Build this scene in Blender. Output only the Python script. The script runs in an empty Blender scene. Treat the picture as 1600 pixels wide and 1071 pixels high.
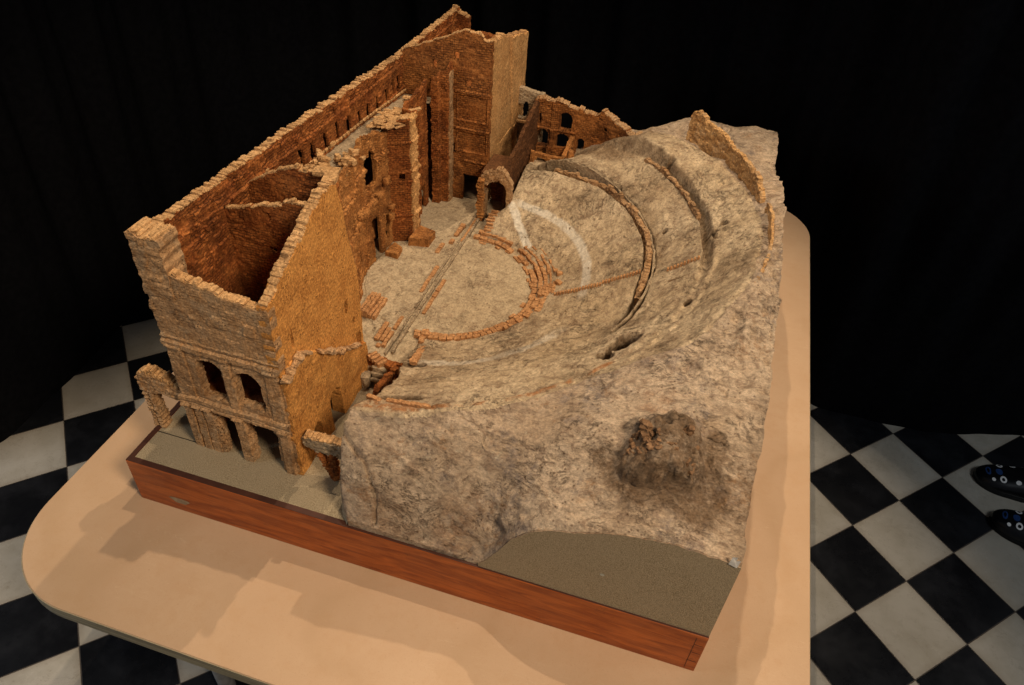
import bpy, math, numpy as np
from mathutils import Matrix, Vector
sc = bpy.context.scene
# ---------------------------------------------------------------- camera, world, lights, exposure
cam = bpy.data.objects.new('camera', bpy.data.cameras.new('camera')); sc.collection.objects.link(cam); sc.camera = cam
cam.data.sensor_width = 36; cam.data.lens = 26.127; cam.data.clip_start = .01; cam.data.clip_end = 60
CM = ((0.954737, 0.291947, 0.056955), (0.234059, -0.619205, -0.749534), (-0.183558, 0.728939, -0.659511))
CC = (0.986002, -0.734175, 1.236738)
mw = Matrix.Identity(4)
for r in range(3):
    mw[r][0] = CM[0][r]; mw[r][1] = -CM[1][r]; mw[r][2] = -CM[2][r]; mw[r][3] = CC[r]
cam.matrix_world = mw
w = bpy.data.worlds.new('World'); sc.world = w; w.use_nodes = True
w.node_tree.nodes['Background'].inputs[0].default_value = (.80, .86, 1, 1); w.node_tree.nodes['Background'].inputs[1].default_value = .06
sc.view_settings.view_transform = 'Standard'; sc.view_settings.look = 'None'; sc.view_settings.exposure = 0; sc.view_settings.gamma = 1
def lamp(name, kind, loc, to, power, col, size, sizey=None, spot=None):
    l = bpy.data.lights.new(name, kind); o = bpy.data.objects.new(name, l); sc.collection.objects.link(o)
    o.location = loc; o.rotation_euler = (Vector(to)-Vector(loc)).to_track_quat('-Z', 'Y').to_euler()
    l.energy = power; l.color = col
    if kind == 'AREA':
        l.size = size
        if sizey: l.shape = 'RECTANGLE'; l.size_y = sizey
    else: l.shadow_soft_size = size
    if spot: l.spot_size = math.radians(spot); l.spot_blend = .4
    return o
WARM = (1, .805, .605)
lamp('ceiling_spot', 'SPOT', (.45, .86, 2.75), (.6, .55, 0), 92, WARM, .012, spot=54)
lamp('ceiling_spot', 'SPOT', (.75, 2.15, 3.0), (.6, .8, 0), 150, WARM, .02, spot=52)
lamp('room_lamp', 'SPOT', (2.5, -1.1, 2.7), (.50, .62, 0), 370, (1, .795, .59), .35, spot=42)
lamp('window_light', 'AREA', (-2.7, -1.5, 1.9), (-.8, .5, -.95), 34, (.86, .92, 1), 1.0, 1.0)
lamp('window_light', 'AREA', (3.5, .6, 1.5), (2.0, 1.6, -.95), 11, (.86, .93, 1), .7, .7)

TI = (2.939, 2.771, -10.577); TJ = (2.915, -2.874, -.953)
# ---------------------------------------------------------------- numpy noise
def _h(ix, iy, iz, s):
    n = (ix.astype(np.int64)*374761393 + iy.astype(np.int64)*668265263 + iz.astype(np.int64)*2147483647 + s*144665) & 0xffffffff
    n = ((n ^ (n >> 13))*1274126177) & 0xffffffff
    n = ((n ^ (n >> 16))*2246822519) & 0xffffffff
    return ((n ^ (n >> 15)) & 0xffffff)/float(0xffffff)
def vn(x, y, z, f, s=0):
    x = np.asarray(x, float)*f; y = np.asarray(y, float)*f; z = np.asarray(z, float)*f + 0*x
    y = y + 0*x
    ix, iy, iz = np.floor(x), np.floor(y), np.floor(z)
    fx, fy, fz = x-ix, y-iy, z-iz
    fx = fx*fx*(3-2*fx); fy = fy*fy*(3-2*fy); fz = fz*fz*(3-2*fz)
    r = 0
    for a in (0, 1):
        for b in (0, 1):
            for c in (0, 1):
                w = (fx if a else 1-fx)*(fy if b else 1-fy)*(fz if c else 1-fz)
                r = r + w*_h(ix+a, iy+b, iz+c, s)
    return r*2-1
def fbm(x, y, z, f, o=4, s=0, g=.5):
    r = 0; a = 1; t = 0
    for i in range(o):
        r = r + a*vn(x, y, z, f*2**i, s+i*7); t += a; a *= g
    return r/t
def ridge(x, y, z, f, o=4, s=0):
    r = 0; a = 1; t = 0
    for i in range(o):
        r = r + a*(1-np.abs(vn(x, y, z, f*2**i, s+i*7))*2); t += a; a *= .55
    return r/t
def sst(a, b, x):
    t = np.clip((x-a)/(b-a), 0, 1); return t*t*(3-2*t)

# ---------------------------------------------------------------- the shape of the hill and the seats
CX, CY = .43, .75
def _tab(d): a = sorted(d.items()); return np.array([k for k, v in a], float), np.array([v for k, v in a], float)
RINGS = [(.225, _tab({-100: .05, 100: .05})),
         (.25, _tab({-100: .052, -60: .055, -20: .066, 60: .07, 100: .07})),
         (.35, _tab({-90: .09, -50: .10, -20: .105, 10: .128, 60: .118, 90: .11})),
         (.485, _tab({-90: .138, -86: .14, -70: .168, -45: .178, -21: .160, -12: .165, 0: .205, 14: .214, 31: .211, 50: .198, 66: .180, 76: .168, 82: .150, 95: .145})),
         (.52, _tab({-90: .155, -70: .185, -45: .20, -20: .20, -5: .212, 10: .208, 28: .210, 43: .216, 58: .224, 68: .212, 75: .19, 80: .155, 95: .145})),
         (.618, _tab({-90: .20, -83: .205, -70: .226, -59: .231, -49: .246, -40: .256, -16: .284, 0: .287, 20: .278, 33: .274, 46: .272, 55: .252, 65: .225, 71: .175, 76: .130, 95: .12})),
         (.648, _tab({-90: .205, -70: .228, -49: .252, -40: .268, -16: .30, 0: .302, 15: .296, 24: .298, 36: .303, 46: .318, 54: .306, 62: .26, 69: .20, 75: .14, 95: .12})),
         (.72, _tab({-90: .15, -70: .21, -49: .262, -40: .30, -33: .335, -19: .372, -9: .375, 0: .360, 13: .342, 24: .331, 42: .322, 56: .294, 66: .22, 74: .15, 95: .12}))]
def ringz(R, th):
    zs = np.array([np.interp(th, t[0], t[1]) for r, t in RINGS]); rs = [r for r, t in RINGS]
    out = np.where(R <= rs[0], zs[0], zs[-1])
    for i in range(len(rs)-1):
        m = (R > rs[i]) & (R <= rs[i+1]); k = (R-rs[i])/(rs[i+1]-rs[i])
        if i == 5: k = sst(.15, .85, k)
        out = np.where(m, zs[i]*(1-k)+zs[i+1]*k, out)
    return out
_C = []
def _ctl():
    P = []
    for th in range(-36, 60, 8):                       # the rim
        for R in (.72, .75):
            a = math.radians(th); P.append((CX+R*math.cos(a), CY+R*math.sin(a), float(ringz(np.array(R if R < .74 else .72), np.array(th*1.)))))
    for th in range(-92, -38, 6):                      # foot of the worn seats on the near side
        a = math.radians(th); P.append((CX+.63*math.cos(a), CY+.63*math.sin(a), float(ringz(np.array(.62), np.array(th*1.)))))
    for y, z in ((1.64, .236), (1.45, .25), (1.25, .27), (1.08, .334), (.95, .365), (.86, .384), (.68, .37), (.527, .355), (.42, .34), (.325, .33), (.19, .305), (.15, .265), (.1, .232), (.0, .222)): P.append((1.2, y, z))
    for x, z in ((.45, .0), (.50, .0), (.57, .0), (.64, .0), (.71, .0), (.77, .002), (.80, .055), (.828, .118), (.86, .15), (.893, .169), (.967, .199), (1.036, .225), (1.097, .233), (1.148, .232)): P.append((x, 0, z))
    for x, y, z in ((.45, .06, .12), (.46, .09, .185), (.52, .045, .12), (.52, .09, .175), (.60, .05, .115), (.60, .10, .185), (.70, .05, .10), (.70, .11, .185), (.78, .06, .12), (.78, .14, .21),
                    (.86, .07, .19), (.86, .18, .25), (.95, .08, .235), (.95, .18, .28), (1.05, .09, .262), (1.05, .2, .305), (1.12, .3, .335), (1.0, .32, .32), (1.13, .1, .25)): P.append((x, y, z))
    for x, z in ((.43, .1), (.64, .17), (.775, .162), (.936, .235), (1.053, .226), (1.129, .245)): P.append((x, 1.62, z))
    for x, y, z in ((1.1, 1.5, .24), (1.0, 1.45, .24), (.85, 1.45, .2), (1.1, 1.3, .27), (.6, 1.5, .16)): P.append((x, y, z))
    P = np.array(P); n = len(P)
    def U(d): return np.where(d > 1e-9, d*d*np.log(d+1e-12), 0)
    D = np.hypot(P[:, None, 0]-P[None, :, 0], P[:, None, 1]-P[None, :, 1])
    A = np.zeros((n+3, n+3)); A[:n, :n] = U(D)+np.eye(n)*2e-4; A[:n, n:] = np.c_[np.ones(n), P[:, :2]]; A[n:, :n] = A[:n, n:].T
    w = np.linalg.solve(A, np.r_[P[:, 2], 0, 0, 0])
    return P, w, U
def outer(x, y):
    if not _C: _C.append(_ctl())
    P, w, U = _C[0]; n = len(P); r = w[n]+w[n+1]*x+w[n+2]*y
    for i in range(n): r = r+w[i]*U(np.hypot(x-P[i, 0], y-P[i, 1]))
    return r
# pits and holes: x, y, radius along, radius across, direction of the ring tangent is used, depth
PITS = []
def terr(x, y, detail=True):
    """height of the modelled ground, plus colour weights"""
    x = np.asarray(x, float); y = np.asarray(y, float)+0*x
    wx = x+.006*fbm(x, y, 0, 14, 3, 91); wy = y+.006*fbm(x, y, 0, 14, 3, 57)
    dx, dy = wx-CX, wy-CY; R = np.hypot(dx, dy); th = np.degrees(np.arctan2(dy, dx)); tc = np.clip(th, -92, 92)
    cav = ringz(R, tc)
    far = sst(-14, -6, th)                              # the ring corridors survive on the far half only
    cor = sst(.486, .491, R)*(1-sst(.508, .518, R))*sst(-27, -14, th)*(1-sst(77, 84, th))
    cav = cav - cor*.055*(.55+.45*far)
    c2 = sst(.612, .62, R)*(1-sst(.628, .64, R))*sst(-12, 10, th)*(1-sst(38, 46, th))
    cav = cav - c2*.022
    o = outer(x, y)
    rin = np.where(th < 0, .72-.09*sst(-30, -46, th), .72+.0*th)
    rin = .72-.095*(1-sst(-46, -30, th))
    k = sst(0, .02, R-rin)
    k = np.where(th > 62, sst(.66, .70, R), k)
    z = cav*(1-k)+o*k
    hill = k
    # end walls of the seats and stage floor
    edge = np.where(dy > 0, .445+.036*sst(1.03, 1.10, y), np.interp(y, [0, .03, .07, .12, .165, .25, .35, .42], [.507, .475, .457, .462, .478, .488, .466, .450])+.008*fbm(x, y, 0, 30, 3, 5))
    body = sst(0, .004, x-edge)*(R > .222)
    body = np.where(R <= .222, 0, body)
    floor = .046+.001*fbm(x, y, 0, 30, 3, 8)
    floor = np.where(R < .222, .050, floor)
    low = sst(.385, .40, y+.004*fbm(x, 0, 0, 60, 2, 3)-.03*sst(.40, .45, x))
    floor = floor*low - .004*(1-low)
    z = z*body + floor*(1-body)
    hill = hill*body
    gone = sst(1.412, 1.422, y)*(1-sst(.70, .73, x)); z = z*(1-gone)-.006*gone
    seat = body*(1-k)
    # fallen lump on the front slope and rock ribs
    lx = (x-1.042)/.068; ly = (y-.135)/.050
    rn = fbm(x, y, 0, 40, 3, 21)
    lump = (1-sst(.70, 1.05, np.abs(lx)+.22*rn))*(1-sst(.4, 1.4, np.maximum(0, ly)+.25*rn))*sst(-1.05, -.85, ly+.25*rn)
    z = z+lump*(.045+.012*np.cos(lx*3.4)-.010*sst(.1, .5, fbm(x, y, 0, 60, 2, 8)))
    if detail:
        rock = hill
        wz = .35*fbm(x, y, z, 6, 3, 81)
        z = z+rock*sst(0, .05, y)*.011*(ridge(x*.8+wz*.25, y*1.5+wz*.3, z, 6.5, 2, 301)-.3)
        z = z+rock*(.0085*fbm(x*1.0, y*1.9, z, 9, 5, 31, .55)+.0075*ridge(x*.9+wz*.2, y*2.2+wz*.25, z*1.2, 15, 5, 41)*(.45+.55*sst(.9, 1.15, x))-.0045*sst(.55, .85, ridge(x*.7+wz*.15, y*2.6+wz*.3, z, 11, 3, 141)))
        rr = sst(.12, .0, np.hypot((x-1.13), (y-.52)*.55)-.06)
        z = z+rock*rr*(.020*ridge(x*1.3, y, z, 22, 4, 77)-.006)
        z = z+seat*(.0040*fbm(x, y, 0, 22, 5, 11, .6)+.0022*fbm(x, y, 0, 90, 3, 12)-.0035*sst(.25, .6, fbm(x, y*1.4, 0, 45, 3, 19)))
        z = z+(1-hill-seat)*.0014*fbm(x, y, 0, 50, 4, 15)
        z = z+rock*.0024*fbm(x, y*1.5, z, 90, 3, 16)
        cr = np.full(np.shape(x), 9.)
        for (ax, ay, bx, by) in ((.468, .085, .500, .066), (.500, .066, .520, .058), (.520, .058, .535, .044), (.535, .044, .553, .032), (.553, .032, .556, .012)):
            t = np.clip(((x-ax)*(bx-ax)+(y-ay)*(by-ay))/((bx-ax)**2+(by-ay)**2), 0, 1); cr = np.minimum(cr, np.hypot(x-ax-t*(bx-ax), y-ay-t*(by-ay)))
        z = z-.012*(1-sst(.001, .0042, cr))*body
        # low terraces still readable on the seats
        z = z+seat*.0016*np.sin(R*2*math.pi/.034+2*fbm(x, y, 0, 10, 2, 4))*sst(-.2, .5, fbm(x, y, 0, 7, 2, 66))
    dirt_dark = np.zeros_like(z)
    for (px, py, ra, rb, dep, ang) in PITS:
        ca, sa = math.cos(ang), math.sin(ang)
        u = ((x-px)*ca+(y-py)*sa)/ra; v = (-(x-px)*sa+(y-py)*ca)/rb
        q = np.sqrt(u*u+v*v)+.25*fbm(x, y, 0, 90, 2, 5)
        m = 1-sst(.75, 1.05, q); z = z-m*dep; dirt_dark = np.maximum(dirt_dark, 1-sst(.8, 1.3, q))  # pits are coloured darker too
    # keep the cut edges where the wooden case cuts them
    return z, dict(hill=hill, seat=seat, R=R, th=th, lump=lump, cor=np.maximum(cor, c2), dirt_dark=dirt_dark)

# ---------------------------------------------------------------- helpers
def link(o): sc.collection.objects.link(o); return o
def empty(name, loc, label, cat, group=None):
    o = bpy.data.objects.new(name, None); link(o); o.location = loc; o.empty_display_size = .05
    o['label'] = label; o['category'] = cat
    if group: o['group'] = group
    return o
def wpos(o):
    v = Vector((0, 0, 0))
    while o: v += Vector(o.location); o = o.parent
    return np.array(v)
def mesh(name, V, F, mat, parent=None, uv=None, smooth=True, attr=None, origin=None, label=None):
    """V in world coordinates; uv per vertex"""
    V = np.asarray(V, float)
    base = wpos(parent) if parent else (np.array(origin, float) if origin is not None else np.zeros(3))
    me = bpy.data.meshes.new(name)
    if isinstance(F, np.ndarray):
        n = len(F); k = F.shape[1]
        me.vertices.add(len(V)); me.vertices.foreach_set('co', (V-base).ravel())
        me.loops.add(n*k); me.loops.foreach_set('vertex_index', F.ravel().astype(np.int32))
        me.polygons.add(n); me.polygons.foreach_set('loop_start', np.arange(0, n*k, k, dtype=np.int32))
        me.update(calc_edges=True)
    else:
        me.from_pydata([tuple(v) for v in (V-base)], [], F)
    me.polygons.foreach_set('use_smooth', [smooth]*len(me.polygons))
    if uv is not None:
        li = np.empty(len(me.loops), np.int32); me.loops.foreach_get('vertex_index', li)
        me.uv_layers.new(name='UVMap').data.foreach_set('uv', np.asarray(uv, float)[li].ravel())
    if attr is not None:
        a = me.color_attributes.new('paint', 'FLOAT_COLOR', 'POINT'); a.data.foreach_set('color', np.asarray(attr, float).ravel())
    me.materials.append(mat); me.validate(); me.update()
    o = bpy.data.objects.new(name, me); link(o)
    if parent: o.parent = parent
    elif origin is not None: o.location = origin
    if label: o['label'] = label
    return o

# ---------------------------------------------------------------- materials
class N:
    def __init__(s, name):
        s.m = bpy.data.materials.new(name); s.m.use_nodes = True; s.t = s.m.node_tree
        s.b = s.t.nodes['Principled BSDF']; s.tc = s.t.nodes.new('ShaderNodeTexCoord'); s.P = s.tc.outputs['Object']; s.UV = s.tc.outputs['UV']
    def n(s, ty, **k):
        o = s.t.nodes.new(ty)
        for a, v in k.items(): setattr(o, a, v)
        return o
    def set(s, sock, v):
        if hasattr(v, 'links'): s.t.links.new(v, sock)
        elif isinstance(v, tuple) and len(v) == 3 and len(sock.default_value) == 4: sock.default_value = (*v, 1)
        else: sock.default_value = v
    def noise(s, scale, det=4, rough=.55, vec=None, dist=0, out=0):
        o = s.n('ShaderNodeTexNoise'); s.set(o.inputs['Vector'], vec or s.P); o.inputs['Scale'].default_value = scale
        o.inputs['Detail'].default_value = det; o.inputs['Roughness'].default_value = rough; o.inputs['Distortion'].default_value = dist
        return o.outputs[out]
    def voro(s, scale, vec=None, feat='F1', out='Distance'):
        o = s.n('ShaderNodeTexVoronoi', feature=feat); s.set(o.inputs['Vector'], vec or s.P); o.inputs['Scale'].default_value = scale
        return o.outputs[out]
    def scl(s, v, vec=None):
        o = s.n('ShaderNodeVectorMath', operation='MULTIPLY'); s.set(o.inputs[0], vec or s.P); o.inputs[1].default_value = v; return o.outputs[0]
    def ramp(s, f, a, b, va=0., vb=1.):
        o = s.n('ShaderNodeMapRange'); o.interpolation_type = 'SMOOTHSTEP'; s.set(o.inputs[0], f)
        for i, v in ((1, a), (2, b), (3, va), (4, vb)): o.inputs[i].default_value = v
        return o.outputs[0]
    def mix(s, f, a, b, mode='MIX'):
        o = s.n('ShaderNodeMix', data_type='RGBA', blend_type=mode); s.set(o.inputs[0], f); s.set(o.inputs[6], a); s.set(o.inputs[7], b); return o.outputs[2]
    def math(s, op, a, b=0., c=0.):
        o = s.n('ShaderNodeMath', operation=op); s.set(o.inputs[0], a); s.set(o.inputs[1], b)
        if op == 'MULTIPLY_ADD': s.set(o.inputs[2], c)
        return o.outputs[0]
    def bump(s, h, dist, strength=1, prev=None):
        o = s.n('ShaderNodeBump'); s.set(o.inputs['Height'], h); o.inputs['Distance'].default_value = dist; o.inputs['Strength'].default_value = strength
        if prev: s.set(o.inputs['Normal'], prev)
        return o.outputs[0]
    def fin(s, col, rough=.9, nrm=None, spec=.2):
        s.set(s.b.inputs['Base Color'], col); s.set(s.b.inputs['Roughness'], rough); s.b.inputs['Specular IOR Level'].default_value = spec
        if nrm: s.set(s.b.inputs['Normal'], nrm)
        return s.m

def cork(name, A, B, dark, stain=.5, brick=(.013, .0062), bstr=.6, pale=None, pamt=.0, speck=.6):
    m = N(name)
    col = m.mix(m.ramp(m.noise(22, 6, .62), .34, .68), A, B)
    fine = m.noise(190, 3, .6)
    col = m.mix(m.ramp(fine, .35, .75, .0, .55), col, tuple(min(1, c*1.7) for c in B))
    if pale: col = m.mix(m.math('MULTIPLY', m.ramp(m.noise(34, 6, .7), .48, .62), pamt), col, pale)
    br = m.n('ShaderNodeTexBrick'); wob = m.n('ShaderNodeVectorMath', operation='ADD')
    nz = m.n('ShaderNodeVectorMath', operation='SCALE'); m.set(nz.inputs[0], m.noise(45, 3, .5, out=1)); nz.inputs[3].default_value = .0045
    m.set(wob.inputs[0], m.UV); m.set(wob.inputs[1], nz.outputs[0]); m.set(br.inputs['Vector'], wob.outputs[0])
    br.inputs['Scale'].default_value = 1; br.inputs['Brick Width'].default_value = brick[0]; br.inputs['Row Height'].default_value = brick[1]
    br.inputs['Mortar Size'].default_value = .0008; br.inputs['Mortar Smooth'].default_value = .6
    br.inputs['Color1'].default_value = (.25, .25, .25, 1); br.inputs['Color2'].default_value = (.9, .9, .9, 1); br.inputs['Mortar'].default_value = (0, 0, 0, 1)
    mort = br.outputs['Fac']; patch = m.ramp(m.noise(16, 3, .6, vec=m.scl((1, 1, 1.01))), .35, .6)
    mm = m.math('MULTIPLY', mort, m.math('MULTIPLY', patch, bstr))
    sep = m.n('ShaderNodeSeparateColor'); m.set(sep.inputs[0], br.outputs['Color'])
    col = m.mix(m.math('MULTIPLY', m.ramp(sep.outputs[0], .3, .9), .35*min(1, bstr*1.4)), col, dark, 'MIX')
    col = m.mix(mm, col, tuple(c*.55 for c in dark))
    sp = m.math('MULTIPLY', m.ramp(m.voro(150, m.scl((1, 1, 1.7))), .16, .30, 1, 0), m.ramp(m.noise(30, 4, .7), .47, .6))
    col = m.mix(m.math('MULTIPLY', sp, speck), col, tuple(c*.30 for c in dark))
    st = m.ramp(m.noise(9, 6, .68, dist=.4), .50, .70)
    col = m.mix(m.math('MULTIPLY', st, stain), col, dark)
    sh = m.ramp(m.noise(170, 6, .8), .34, .66, .68, 1.30); cs = m.n('ShaderNodeCombineColor'); [m.set(cs.inputs[i], sh) for i in range(3)]
    col = m.mix(1., col, cs.outputs[0], 'MULTIPLY')
    h = m.math('ADD', m.math('MULTIPLY', m.noise(120, 5, .7), 1.0), m.math('MULTIPLY', mm, -.9))
    h = m.math('SUBTRACT', h, m.math('MULTIPLY', sp, .6))
    return m.fin(col, .88, m.bump(h, .0034, 1), .15)
CORK_PLAIN = cork('orange_cork', (.40, .165, .038), (.56, .26, .066), (.15, .055, .014), .15, bstr=0, speck=.75)
CORK_FRONT = cork('weathered_cork', (.35, .185, .075), (.48, .285, .135), (.11, .050, .020), .65, bstr=.25, pale=(.44, .32, .19), pamt=.45, speck=.85)
CORK_RED = cork('reddish_brick_cork', (.19, .050, .012), (.36, .125, .030), (.060, .018, .005), .7, bstr=.8, speck=.7)
CORK_TOWER = cork('brick_cork', (.21, .070, .017), (.37, .145, .038), (.065, .021, .007), .72, bstr=.8, speck=.5)
CORK_FRONS = cork('ochre_cork', (.29, .108, .028), (.45, .200, .058), (.080, .027, .009), .7, bstr=.55, speck=.8)
CORK_GREY = cork('grey_mortar', (.22, .16, .095), (.36, .27, .165), (.10, .058, .028), .6, bstr=.1, speck=.6)
CORK_CAP = cork('pale_cork_stone', (.36, .195, .076), (.51, .30, .130), (.13, .055, .02), .5, bstr=0, speck=.5)
BRICK_OR = cork('orange_brick', (.32, .150, .058), (.45, .235, .098), (.12, .05, .018), .3, bstr=0, speck=.3)

CORK_RIM = cork('worn_ochre_cork', (.38, .20, .070), (.50, .29, .115), (.17, .085, .035), .45, bstr=0, speck=.6, pale=(.36, .27, .17), pamt=.4)
CORK_SHADE = cork('shade_dark_cork', (.075, .030, .011), (.13, .055, .020), (.05, .02, .008), .6, bstr=.5)  # shade put into the cork colour, for passage wall and slot backing
CORK_LIT = cork('lit_tan_brick_cork', (.44, .225, .078), (.58, .325, .125), (.24, .11, .04), .25, bstr=.22, speck=.5)  # tower side paler than its front: the stronger light is painted in
CORK_RING = cork('brown_rubble', (.26, .14, .06), (.40, .25, .125), (.10, .05, .022), .6, bstr=0, speck=.8, pale=(.36, .19, .075), pamt=.7)
def ground_mat(name, A, B, C2, kind):
    m = N(name)
    at = m.n('ShaderNodeVertexColor', layer_name='paint'); sep = m.n('ShaderNodeSeparateColor'); m.set(sep.inputs[0], at.outputs[0])
    def shade(col, f, a, b, lo, hi):
        s_ = m.ramp(f, a, b, lo, hi); cs = m.n('ShaderNodeCombineColor'); [m.set(cs.inputs[i], s_) for i in range(3)]
        return m.mix(1., col, cs.outputs[0], 'MULTIPLY')
    def ridged(scale, vec, det=6, dist=.3):
        o = m.n('ShaderNodeTexNoise'); o.noise_type = 'RIDGED_MULTIFRACTAL'; m.set(o.inputs['Vector'], vec); o.inputs['Scale'].default_value = scale
        o.inputs['Detail'].default_value = det; o.inputs['Roughness'].default_value = .55; o.inputs['Distortion'].default_value = dist; o.inputs['Offset'].default_value = 1.; o.inputs['Gain'].default_value = 1.6
        return o.outputs[0]
    sv = m.scl((1, 1.6, 1.4)) if kind == 'hill' else m.scl((1.15, 1, 1))
    big = m.noise(5.5, 8, .70, dist=.35); fine = m.noise(165, 7, .80, dist=.2, vec=sv); mid = m.noise(36, 9, .76, dist=.7, vec=sv)
    col = m.mix(m.ramp(big, .38, .62), A, B)
    col = m.mix(m.ramp(mid, .50, .62, 0, .75), col, C2)
    if kind == 'hill':
        col = m.mix(m.math('MULTIPLY', m.ramp(m.noise(7, 9, .78, vec=m.scl((1.2, 1, 1)), dist=.5), .50, .62, 0, .8), m.ramp(m.noise(45, 6, .8, vec=sv), .40, .56, .05, 1)), col, (.245, .195, .160))
        col = m.mix(m.math('MULTIPLY', m.ramp(m.noise(11, 8, .8, dist=.4, vec=m.scl((1, 1, 1.02))), .53, .66, 0, .8), m.ramp(m.noise(60, 6, .8, vec=sv), .36, .6, .2, 1)), col, (.36, .185, .075))
        col = m.mix(m.ramp(m.noise(33, 9, .84, vec=sv, dist=.6), .57, .66, 0, .8), col, (.66, .55, .38))
    else:
        col = m.mix(m.math('MULTIPLY', m.ramp(m.noise(9, 8, .78, dist=.4), .50, .66, 0, .85), m.ramp(m.noise(60, 5, .8), .36, .6, .25, 1)), col, (.24, .155, .088))
        col = m.mix(m.ramp(m.noise(48, 7, .84, vec=m.scl((1.5, 1, 1)), dist=.5), .585, .66, 0, .75), col, (.12, .070, .034))
        col = m.mix(m.ramp(m.noise(40, 8, .84, vec=m.scl((1, 1.5, 1.01)), dist=.5), .60, .68, 0, .75), col, (.64, .54, .37))
    rg_ = ridged(17 if kind == 'hill' else 22, sv)
    crack = m.math('MULTIPLY', m.ramp(m.math('ABSOLUTE', m.math('SUBTRACT', m.noise(13, 9, .74, vec=sv, dist=1.0), .5)), .0, .012, 1, 0), m.ramp(m.noise(8, 4, .7), .46, .58))
    col = m.mix(m.math('MULTIPLY', crack, .8 if kind == 'hill' else .45), col, (.060, .040, .026))
    sp = m.math('MULTIPLY', m.ramp(m.voro(95), .14, .26, 1, 0), m.ramp(m.noise(21, 3), .5, .58))
    col = m.mix(m.math('MULTIPLY', sp, .6), col, (.10, .05, .022))
    col = shade(col, fine, .36, .64, .74, 1.22); col = shade(col, mid, .34, .62, 1.12, .86)
    brk = m.ramp(m.noise(48, 4, .7), .36, .56)
    col = m.mix(m.math('MULTIPLY', sep.outputs[0], m.ramp(m.noise(34, 6, .75), .30, .52, .35, 1)), col, shade((.78, .70, .55), fine, .3, .7, .75, 1.15))
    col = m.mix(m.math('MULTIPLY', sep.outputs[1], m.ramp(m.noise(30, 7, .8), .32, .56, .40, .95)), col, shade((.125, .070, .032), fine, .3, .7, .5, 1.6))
    col = m.mix(m.math('MULTIPLY', sep.outputs[2], brk), col, shade((.36, .155, .055), fine, .3, .7, .6, 1.3))
    n1 = m.bump(m.math('ADD', mid, m.math('MULTIPLY', rg_, .22)), .0085 if kind == 'hill' else .0048, .9 if kind != 'floor' else .35)
    n2 = m.bump(m.math('SUBTRACT', m.math('ADD', fine, m.math('MULTIPLY', m.noise(320, 3, .7), .3)), m.math('MULTIPLY', crack, .8)), .0026, 1 if kind != 'floor' else .6, n1)
    return m.fin(col, .9, n2, .15)
G_HILL = ground_mat('painted_plaster_rock', (.49, .35, .22), (.62, .47, .315), (.36, .24, .15), 'hill')
G_SEAT = ground_mat('sandy_plaster', (.49, .36, .21), (.60, .46, .285), (.34, .23, .135), 'seat')
G_FLOOR = ground_mat('dusty_plaster', (.43, .325, .195), (.49, .38, .235), (.35, .25, .145), 'floor')

def sand_mat():
    m = N('glued_sand'); g = m.voro(620); col = m.mix(m.ramp(m.noise(520, 2, .8), .3, .7), (.21, .16, .09), (.44, .35, .22))
    col = m.mix(m.ramp(m.noise(12, 5, .6), .35, .7, 0, .35), col, (.36, .29, .185))
    return m.fin(col, .95, m.bump(m.noise(520, 2, .7), .0014, 1), .1)
SAND = sand_mat()
def wood_mat():
    m = N('varnished_mahogany'); v = m.scl((3.2, 22, 26)); a = m.noise(2.6, 8, .62, vec=v, dist=.8); b = m.noise(9, 6, .7, vec=m.scl((1, 40, 60)))
    col = m.mix(m.ramp(a, .3, .7), (.24, .048, .009), (.50, .125, .022)); col = m.mix(m.ramp(b, .4, .75, 0, .45), col, (.13, .03, .007))
    sep = m.n('ShaderNodeSeparateXYZ'); m.set(sep.inputs[0], m.P)
    knot = m.noise(6, 5, .7, vec=m.scl((1, 1, 3)), dist=2.2)
    col = m.mix(m.ramp(m.math('ABSOLUTE', m.math('SUBTRACT', knot, .62)), 0, .012, .55, 0), col, (.06, .015, .004))
    col = m.mix(m.ramp(m.noise(55, 4, .8), .66, .74, 0, .5), col, (.06, .02, .008))
    return m.fin(col, m.ramp(m.noise(18, 4), .3, .7, .34, .52), m.bump(b, .0004, .5), .35)
WOOD = wood_mat()
def wood_edge():
    m = N('dark_varnish_edge'); a = m.noise(30, 5, .6); return m.fin(m.mix(a, (.030, .012, .008), (.10, .035, .018)), .55, None, .3)
WOOD_E = wood_edge()
def mdf():
    m = N('bare_mdf'); col = m.mix(m.ramp(m.noise(3.2, 6, .6), .3, .7), (.49, .32, .185), (.54, .363, .216))
    col = m.mix(m.ramp(m.noise(26, 6, .7), .45, .75, 0, .4), col, (.47, .285, .145)); col = m.mix(m.ramp(m.noise(420, 2, .8), .55, .8, 0, .45), col, (.36, .21, .10))
    col = m.mix(m.ramp(m.voro(16, vec=m.scl((1, 1.3, 1))), .012, .03, .5, 0), col, (.30, .17, .08))
    scr = m.ramp(m.math('ABSOLUTE', m.math('SUBTRACT', m.noise(3.1, 5, .6, vec=m.scl((1.2, 7, 1)), dist=1.4), .5)), 0, .0035, 1, 0); col = m.mix(m.math('MULTIPLY', scr, m.ramp(m.noise(5, 3), .52, .62, 0, .35)), col, (.66, .50, .32))
    rg = m.ramp(m.math('ABSOLUTE', m.math('SUBTRACT', m.noise(2.2, 2, .4), .56)), 0, .05, .22, 0); col = m.mix(rg, col, (.40, .25, .125))
    return m.fin(col, m.ramp(m.noise(8, 4), .3, .7, .50, .62), m.bump(m.noise(300, 3, .6), .0003, .6), .3)
MDF = mdf()
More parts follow.
